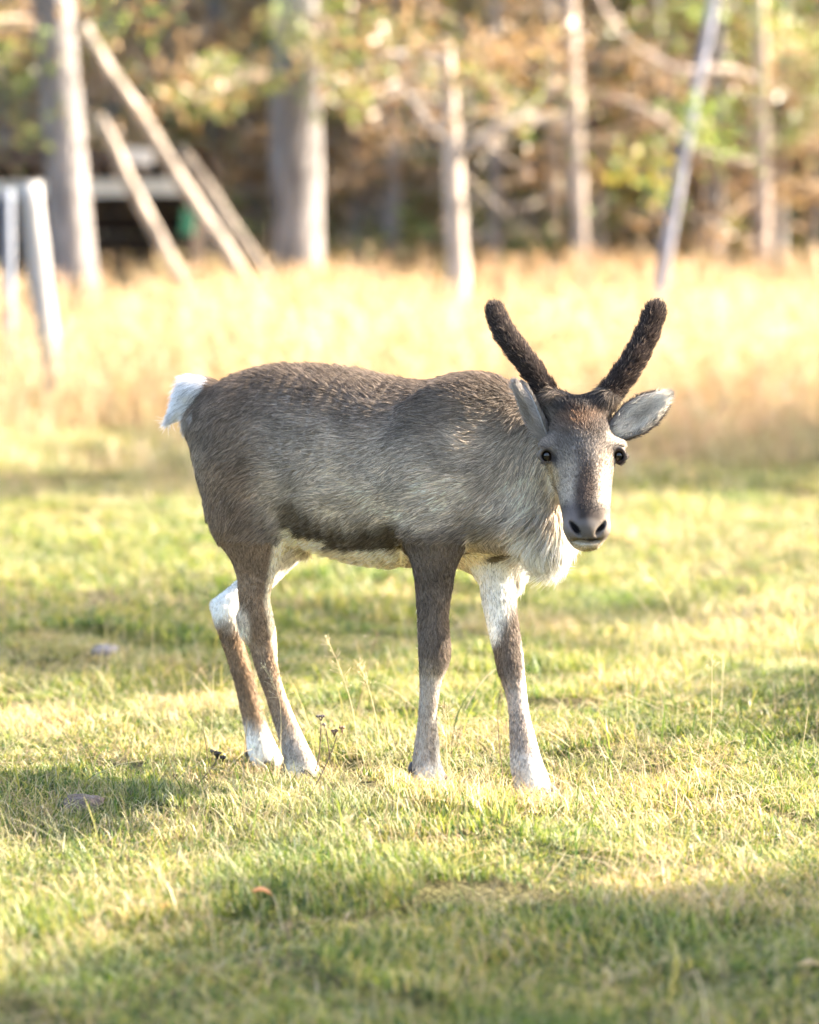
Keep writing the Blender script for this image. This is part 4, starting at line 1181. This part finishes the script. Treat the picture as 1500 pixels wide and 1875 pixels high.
# ---- hooves: two horn toes and two dew claws each
for k, (px, py, Y) in HOOF.items():
    c = U(px, py, Y); fw = np.array([.80, -.55, 0]); fw /= np.linalg.norm(fw); sd = np.array([-fw[1], fw[0], 0])
    hf = empty('hoof', c); child(hf, deer); hf.matrix_parent_inverse = Matrix.Translation(-Vector(deer.location))
    for s_ in (-1, 1):
        pts = crom(np.array([c - fw * .020 + sd * .015 * s_ + [0, 0, .040], c + fw * .006 + sd * .017 * s_ + [0, 0, .024], c + fw * .034 + sd * .014 * s_ + [0, 0, .010]]), 4)
        mb = MB(); mb.tube(pts, np.linspace(.019, .0085, len(pts)), 10, (.085, .07, .06)); tb = mb.build('toe', M_hoof, None)
        tb.parent = hf; tb.matrix_parent_inverse = Matrix.Translation(-Vector(c))
        mb = MB(); q = c - fw * .034 + sd * .016 * s_
        mb.tube(np.array([q + [0, 0, .050], q - fw * .006 + [0, 0, .034], q - fw * .008 + [0, 0, .018]]), [.007, .008, .003], 7, (.06, .05, .045))
        dw = mb.build('dew_claw', M_hoof, None); dw.parent = hf; dw.matrix_parent_inverse = Matrix.Translation(-Vector(c))
# ------------------------------------------------------------------ small things on the meadow
def stone(name, px, py, sx, sy, sz, col, label, sink=.3):
    g = ground_at(px, py); zt = float(terr(g[0], g[1])); c = np.array([g[0], g[1], zt + sz * (1 - sink)])
    V, F = uv_sphere((0, 0, 0), (1, 1, 1), 28)
    k = 1 + .16 * noise3(V, 2.2, 1) + .09 * noise3(V, 5, 2) + .04 * noise3(V, 13, 3)
    V = V * k[:, None]; V[:, 2] = np.where(V[:, 2] > .55, .55 + (V[:, 2] - .55) * .45, V[:, 2])
    V = V * np.array([sx, sy, sz]) + c
    cc = np.array(col) * (1 + .25 * noise3(V, 60, 0) + .15 * noise3(V, 160, 1))[:, None]
    e = obj(name, mesh_np(name, V, F, M_rock, True, cc)); tag(e, label, 'stone')
stone('stone', 152, 1486, .046, .036, .030, (.17, .135, .115), 'rough pinkish grey stone half sunk in the turf at the edge of the shadow', .55)
stone('stone', 192, 1198, .042, .05, .022, (.15, .145, .155), 'flat bluish grey stone lying in the shaded grass behind the reindeer')

def dry_plant(name, label, stems, heads, col=(.15, .10, .07), r=.0014):
    """stems: pixel paths with depth; heads: (px, py, Y, radius, n, colour)"""
    p0 = stems[0][0]; b = U(*p0)
    e = empty(name, (b[0], b[1], float(terr(b[0], b[1])))); tag(e, label, 'plant')
    for path in stems:
        P = crom(np.array([U(*q) for q in path]), 5)
        mb = MB(); mb.tube(P, np.linspace(r, r * .6, len(P)), 5, col); mb.build('stem', M_stalk, e)
    for (px, py, Y, rad, n, hc) in heads:
        c = U(px, py, Y); mb = MB()
        for k in range(n):
            o = rng.normal(size=3); o /= np.linalg.norm(o); o[2] = abs(o[2]) * .6 - .1
            q = c + o * rad * rng.uniform(.4, 1)
            V, F = uv_sphere(q, (.0032, .0032, .0026), 8); mb.add(V, F, np.array(hc) * rng.uniform(.6, 1.3))
            mb.tube(np.array([c - [0, 0, rad * 1.2], q]), [.0006, .0006], 3, np.array(hc) * .8)
        h = mb.build('flower_head', M_stalk, e); h['kind'] = 'stuff'
    return e
gy = ground_at(545, 1490)[1]
dry_plant('dried_flower', 'dried brown button flower on a bent dark stalk by the hind hoof',
          [[(543, 1494, gy), (560, 1470, gy), (585, 1425, gy), (606, 1380, gy), (618, 1345, gy)], [(578, 1412, gy), (584, 1385, gy), (587, 1350, gy), (588, 1322, gy)], [(604, 1386, gy), (600, 1355, gy), (597, 1335, gy)]],
          [(612, 1340, gy, .009, 9, (.22, .13, .07)), (627, 1334, gy, .009, 9, (.27, .16, .09)), (588, 1312, gy, .008, 8, (.12, .09, .08)), (596, 1328, gy, .006, 5, (.28, .20, .15))])
g2 = ground_at(352, 1448)[1]
dry_plant('dried_flower', 'small blackened dry flower head bent over the turf behind the hind hooves',
          [[(350, 1450, g2), (372, 1425, g2), (392, 1400, g2), (400, 1382, g2)]], [(398, 1380, g2, .010, 10, (.06, .045, .03)), (408, 1387, g2, .008, 7, (.05, .035, .025)), (388, 1376, g2, .006, 5, (.13, .11, .07))])

def seed_stalk(path, Lf, label, n=34, spread=.03, col=(.60, .50, .30), r=.0010):
    """grass stem with an airy seed head along its last part"""
    P = crom(np.array([U(*q) for q in path]), 6); b = P[0]
    e = empty('grass_stalk', (b[0], b[1], float(terr(b[0], b[1])))); tag(e, label, 'grass stalk', 'single seeding grass stalks')
    mb = MB(); mb.tube(P, np.linspace(r, r * .5, len(P)), 5, col); mb.build('stem', M_stalk, e)
    mb = MB()
    for k in range(n):
        t = 1 - Lf * rng.uniform(); j = t * (len(P) - 1); j0 = int(min(j, len(P) - 2)); p = P[j0] + (P[j0 + 1] - P[j0]) * (j - j0)
        d = (P[j0 + 1] - P[j0]); d = d / np.linalg.norm(d); q = d * rng.uniform(.3, 1) + rng.normal(0, .5, 3); q = q / np.linalg.norm(q) * spread * rng.uniform(.25, 1) * (1.15 - .6 * (t - 1 + Lf) / Lf)
        mb.tube(np.array([p, p + q]), [.0004, .0003], 3, col)
        s = np.cross(q, rng.normal(size=3)); s /= np.linalg.norm(s); u = q / np.linalg.norm(q)
        mb.add([p + q - u * .001, p + q + u * .002 + s * .0011, p + q + u * .0055, p + q + u * .002 - s * .0011], [(0, 1, 2, 3)], np.array(col) * rng.uniform(.8, 1.25))
    h = mb.build('seed_head', M_stalk, e); h['kind'] = 'stuff'
def sy(px, py): return ground_at(px, py)[1]
S = [([(508, 1440), (514, 1360), (513, 1290), (500, 1250), (482, 1222)], .45, 'feathery golden seed stalk arching across the hind legs'),
     ([(655, 1400), (648, 1310), (625, 1230), (600, 1172)], .5, 'slim pale seed stalk between the hind and front legs, the tallest there'),
     ([(700, 1400), (690, 1320), (672, 1250), (656, 1215)], .4, 'short pale seed stalk leaning back beside the tallest stalk'),
     ([(640, 1350), (668, 1250), (680, 1195), (692, 1160)], .25, 'thin dark stalk crossing the tall pale seed stalks'),
     ([(770, 1440), (776, 1340), (773, 1260), (776, 1178)], .4, 'golden seed stalk standing against the front leg of the reindeer'),
     ([(822, 1440), (818, 1370), (817, 1320), (812, 1290)], .4, 'short brown seed stalk between the two front legs'),
     ([(925, 1440), (915, 1370), (912, 1300), (917, 1262)], .3, 'thin reddish stalk just behind the forward front leg'),
     ([(1262, 1230), (1240, 1150), (1215, 1085), (1170, 1036)], .5, 'silvery nodding seed stalk standing in the sunny grass before the muzzle'),
     ([(1225, 1170), (1180, 1110), (1150, 1075), (1108, 1040)], .4, 'slanting pale seed stalk beneath the muzzle'),
     ([(1290, 1420), (1302, 1330), (1304, 1260), (1304, 1205)], .15, 'bare upright stalk in the straw patch'),
     ([(1272, 1340), (1232, 1310), (1190, 1290), (1148, 1272)], .12, 'long bare straw lying slantwise over the turf'),
     ([(1480, 1330), (1474, 1240), (1462, 1180), (1455, 1140)], .3, 'upright stalk beside the dappled shade'),
     ([(1500, 1120), (1460, 1060), (1448, 1005), (1475, 962), (1500, 958)], .25, 'tall tan stalk with its tip curled over'),
     ([(282, 1230), (280, 1180), (279, 1130), (277, 1080)], .2, 'lone straight stalk in the shaded grass behind the hind legs'),
     ([(640, 1600), (644, 1560), (640, 1530), (636, 1500)], .2, 'short pale stalk in the sunlit turf before the hooves'),
     ([(310, 1600), (330, 1550), (345, 1500), (352, 1478)], .15, 'thin dark bent stalk in the turf by the shadow edge')]
for k, (path, Lf, lab) in enumerate(S):
    y0 = sy(*path[0]); seed_stalk([(a, b_, y0) for a, b_ in path], Lf, lab, n=34 if Lf > .3 else 12, col=(.62, .52, .32) if 'dark' not in lab and 'reddish' not in lab else (.22, .14, .09))

for k, (px, py, r_) in enumerate(((476, 1522, .010), (503, 1528, .013), (534, 1521, .010), (446, 1530, .008), (560, 1545, .007))):
    g = ground_at(px, py); V, F = uv_sphere((0, 0, 0), (1, 1, 1), 14)
    V = V * (1 + .2 * noise3(V + k, 2.5, k % 4))[:, None] * np.array([r_, r_, r_ * .8]) + [g[0], g[1], float(terr(g[0], g[1])) + .012]
    tag(obj('soil_clod', mesh_np('soil_clod', V, F, M_rock, True, np.tile((.045, .032, .025), (len(V), 1)))), 'small dark clod of soil on the turf before the hind hooves', 'clod', 'dark soil clods')

def fallen_leaf(px, py, L, col, label):
    g = ground_at(px, py, .03); a = rng.uniform(0, 6.28); d = np.array([math.cos(a), math.sin(a), .15]); s = np.array([-d[1], d[0], .1])
    us = np.linspace(0, 1, 7); V = []
    for u in us:
        w_ = L * .32 * math.sin(math.pi * min(max(u, .03), .97) ** .8)
        for v in (-1, 0, 1): V.append(g + d * L * (u - .5) + s * w_ * v + np.array([0, 0, .006 * abs(v) + .008 * math.sin(3 * u)]))
    F = [(i * 3 + j, i * 3 + j + 1, i * 3 + j + 4, i * 3 + j + 3) for i in range(6) for j in range(2)]
    tag(obj('fallen_leaf', mesh_np('fallen_leaf', np.array(V), F, M_leaf, True, np.tile(col, (len(V), 1)))), label, 'leaf')
fallen_leaf(480, 1640, .035, (.62, .30, .14), 'orange fallen leaf on the sunlit turf near the shade')
fallen_leaf(1488, 1775, .04, (.55, .42, .26), 'tan fallen leaf lying in the shaded foreground turf')
fallen_leaf(300, 1668, .02, (.60, .30, .12), 'tiny rusty fallen leaf in the turf near the shade')

# low bushes added out of view on the right to dapple the turf with shade
BUSH = shrub_parts(.95, OLIVE + FRESH, 46)
for (x, y, s) in ((1.62, .62, .62), (1.75, 1.15, .7)):
    e = empty('dapple_bush', (x, y, float(terr(x, y)))); e.scale = (s, s, s); tag(e, 'low green bush added out of view to dapple the turf', 'shrub', 'bushes added to dapple the turf')
    for nm, me in zip(('branches', 'foliage'), BUSH):
        o = bpy.data.objects.new(nm, me); link(o); o.parent = e; o['kind'] = 'stuff'
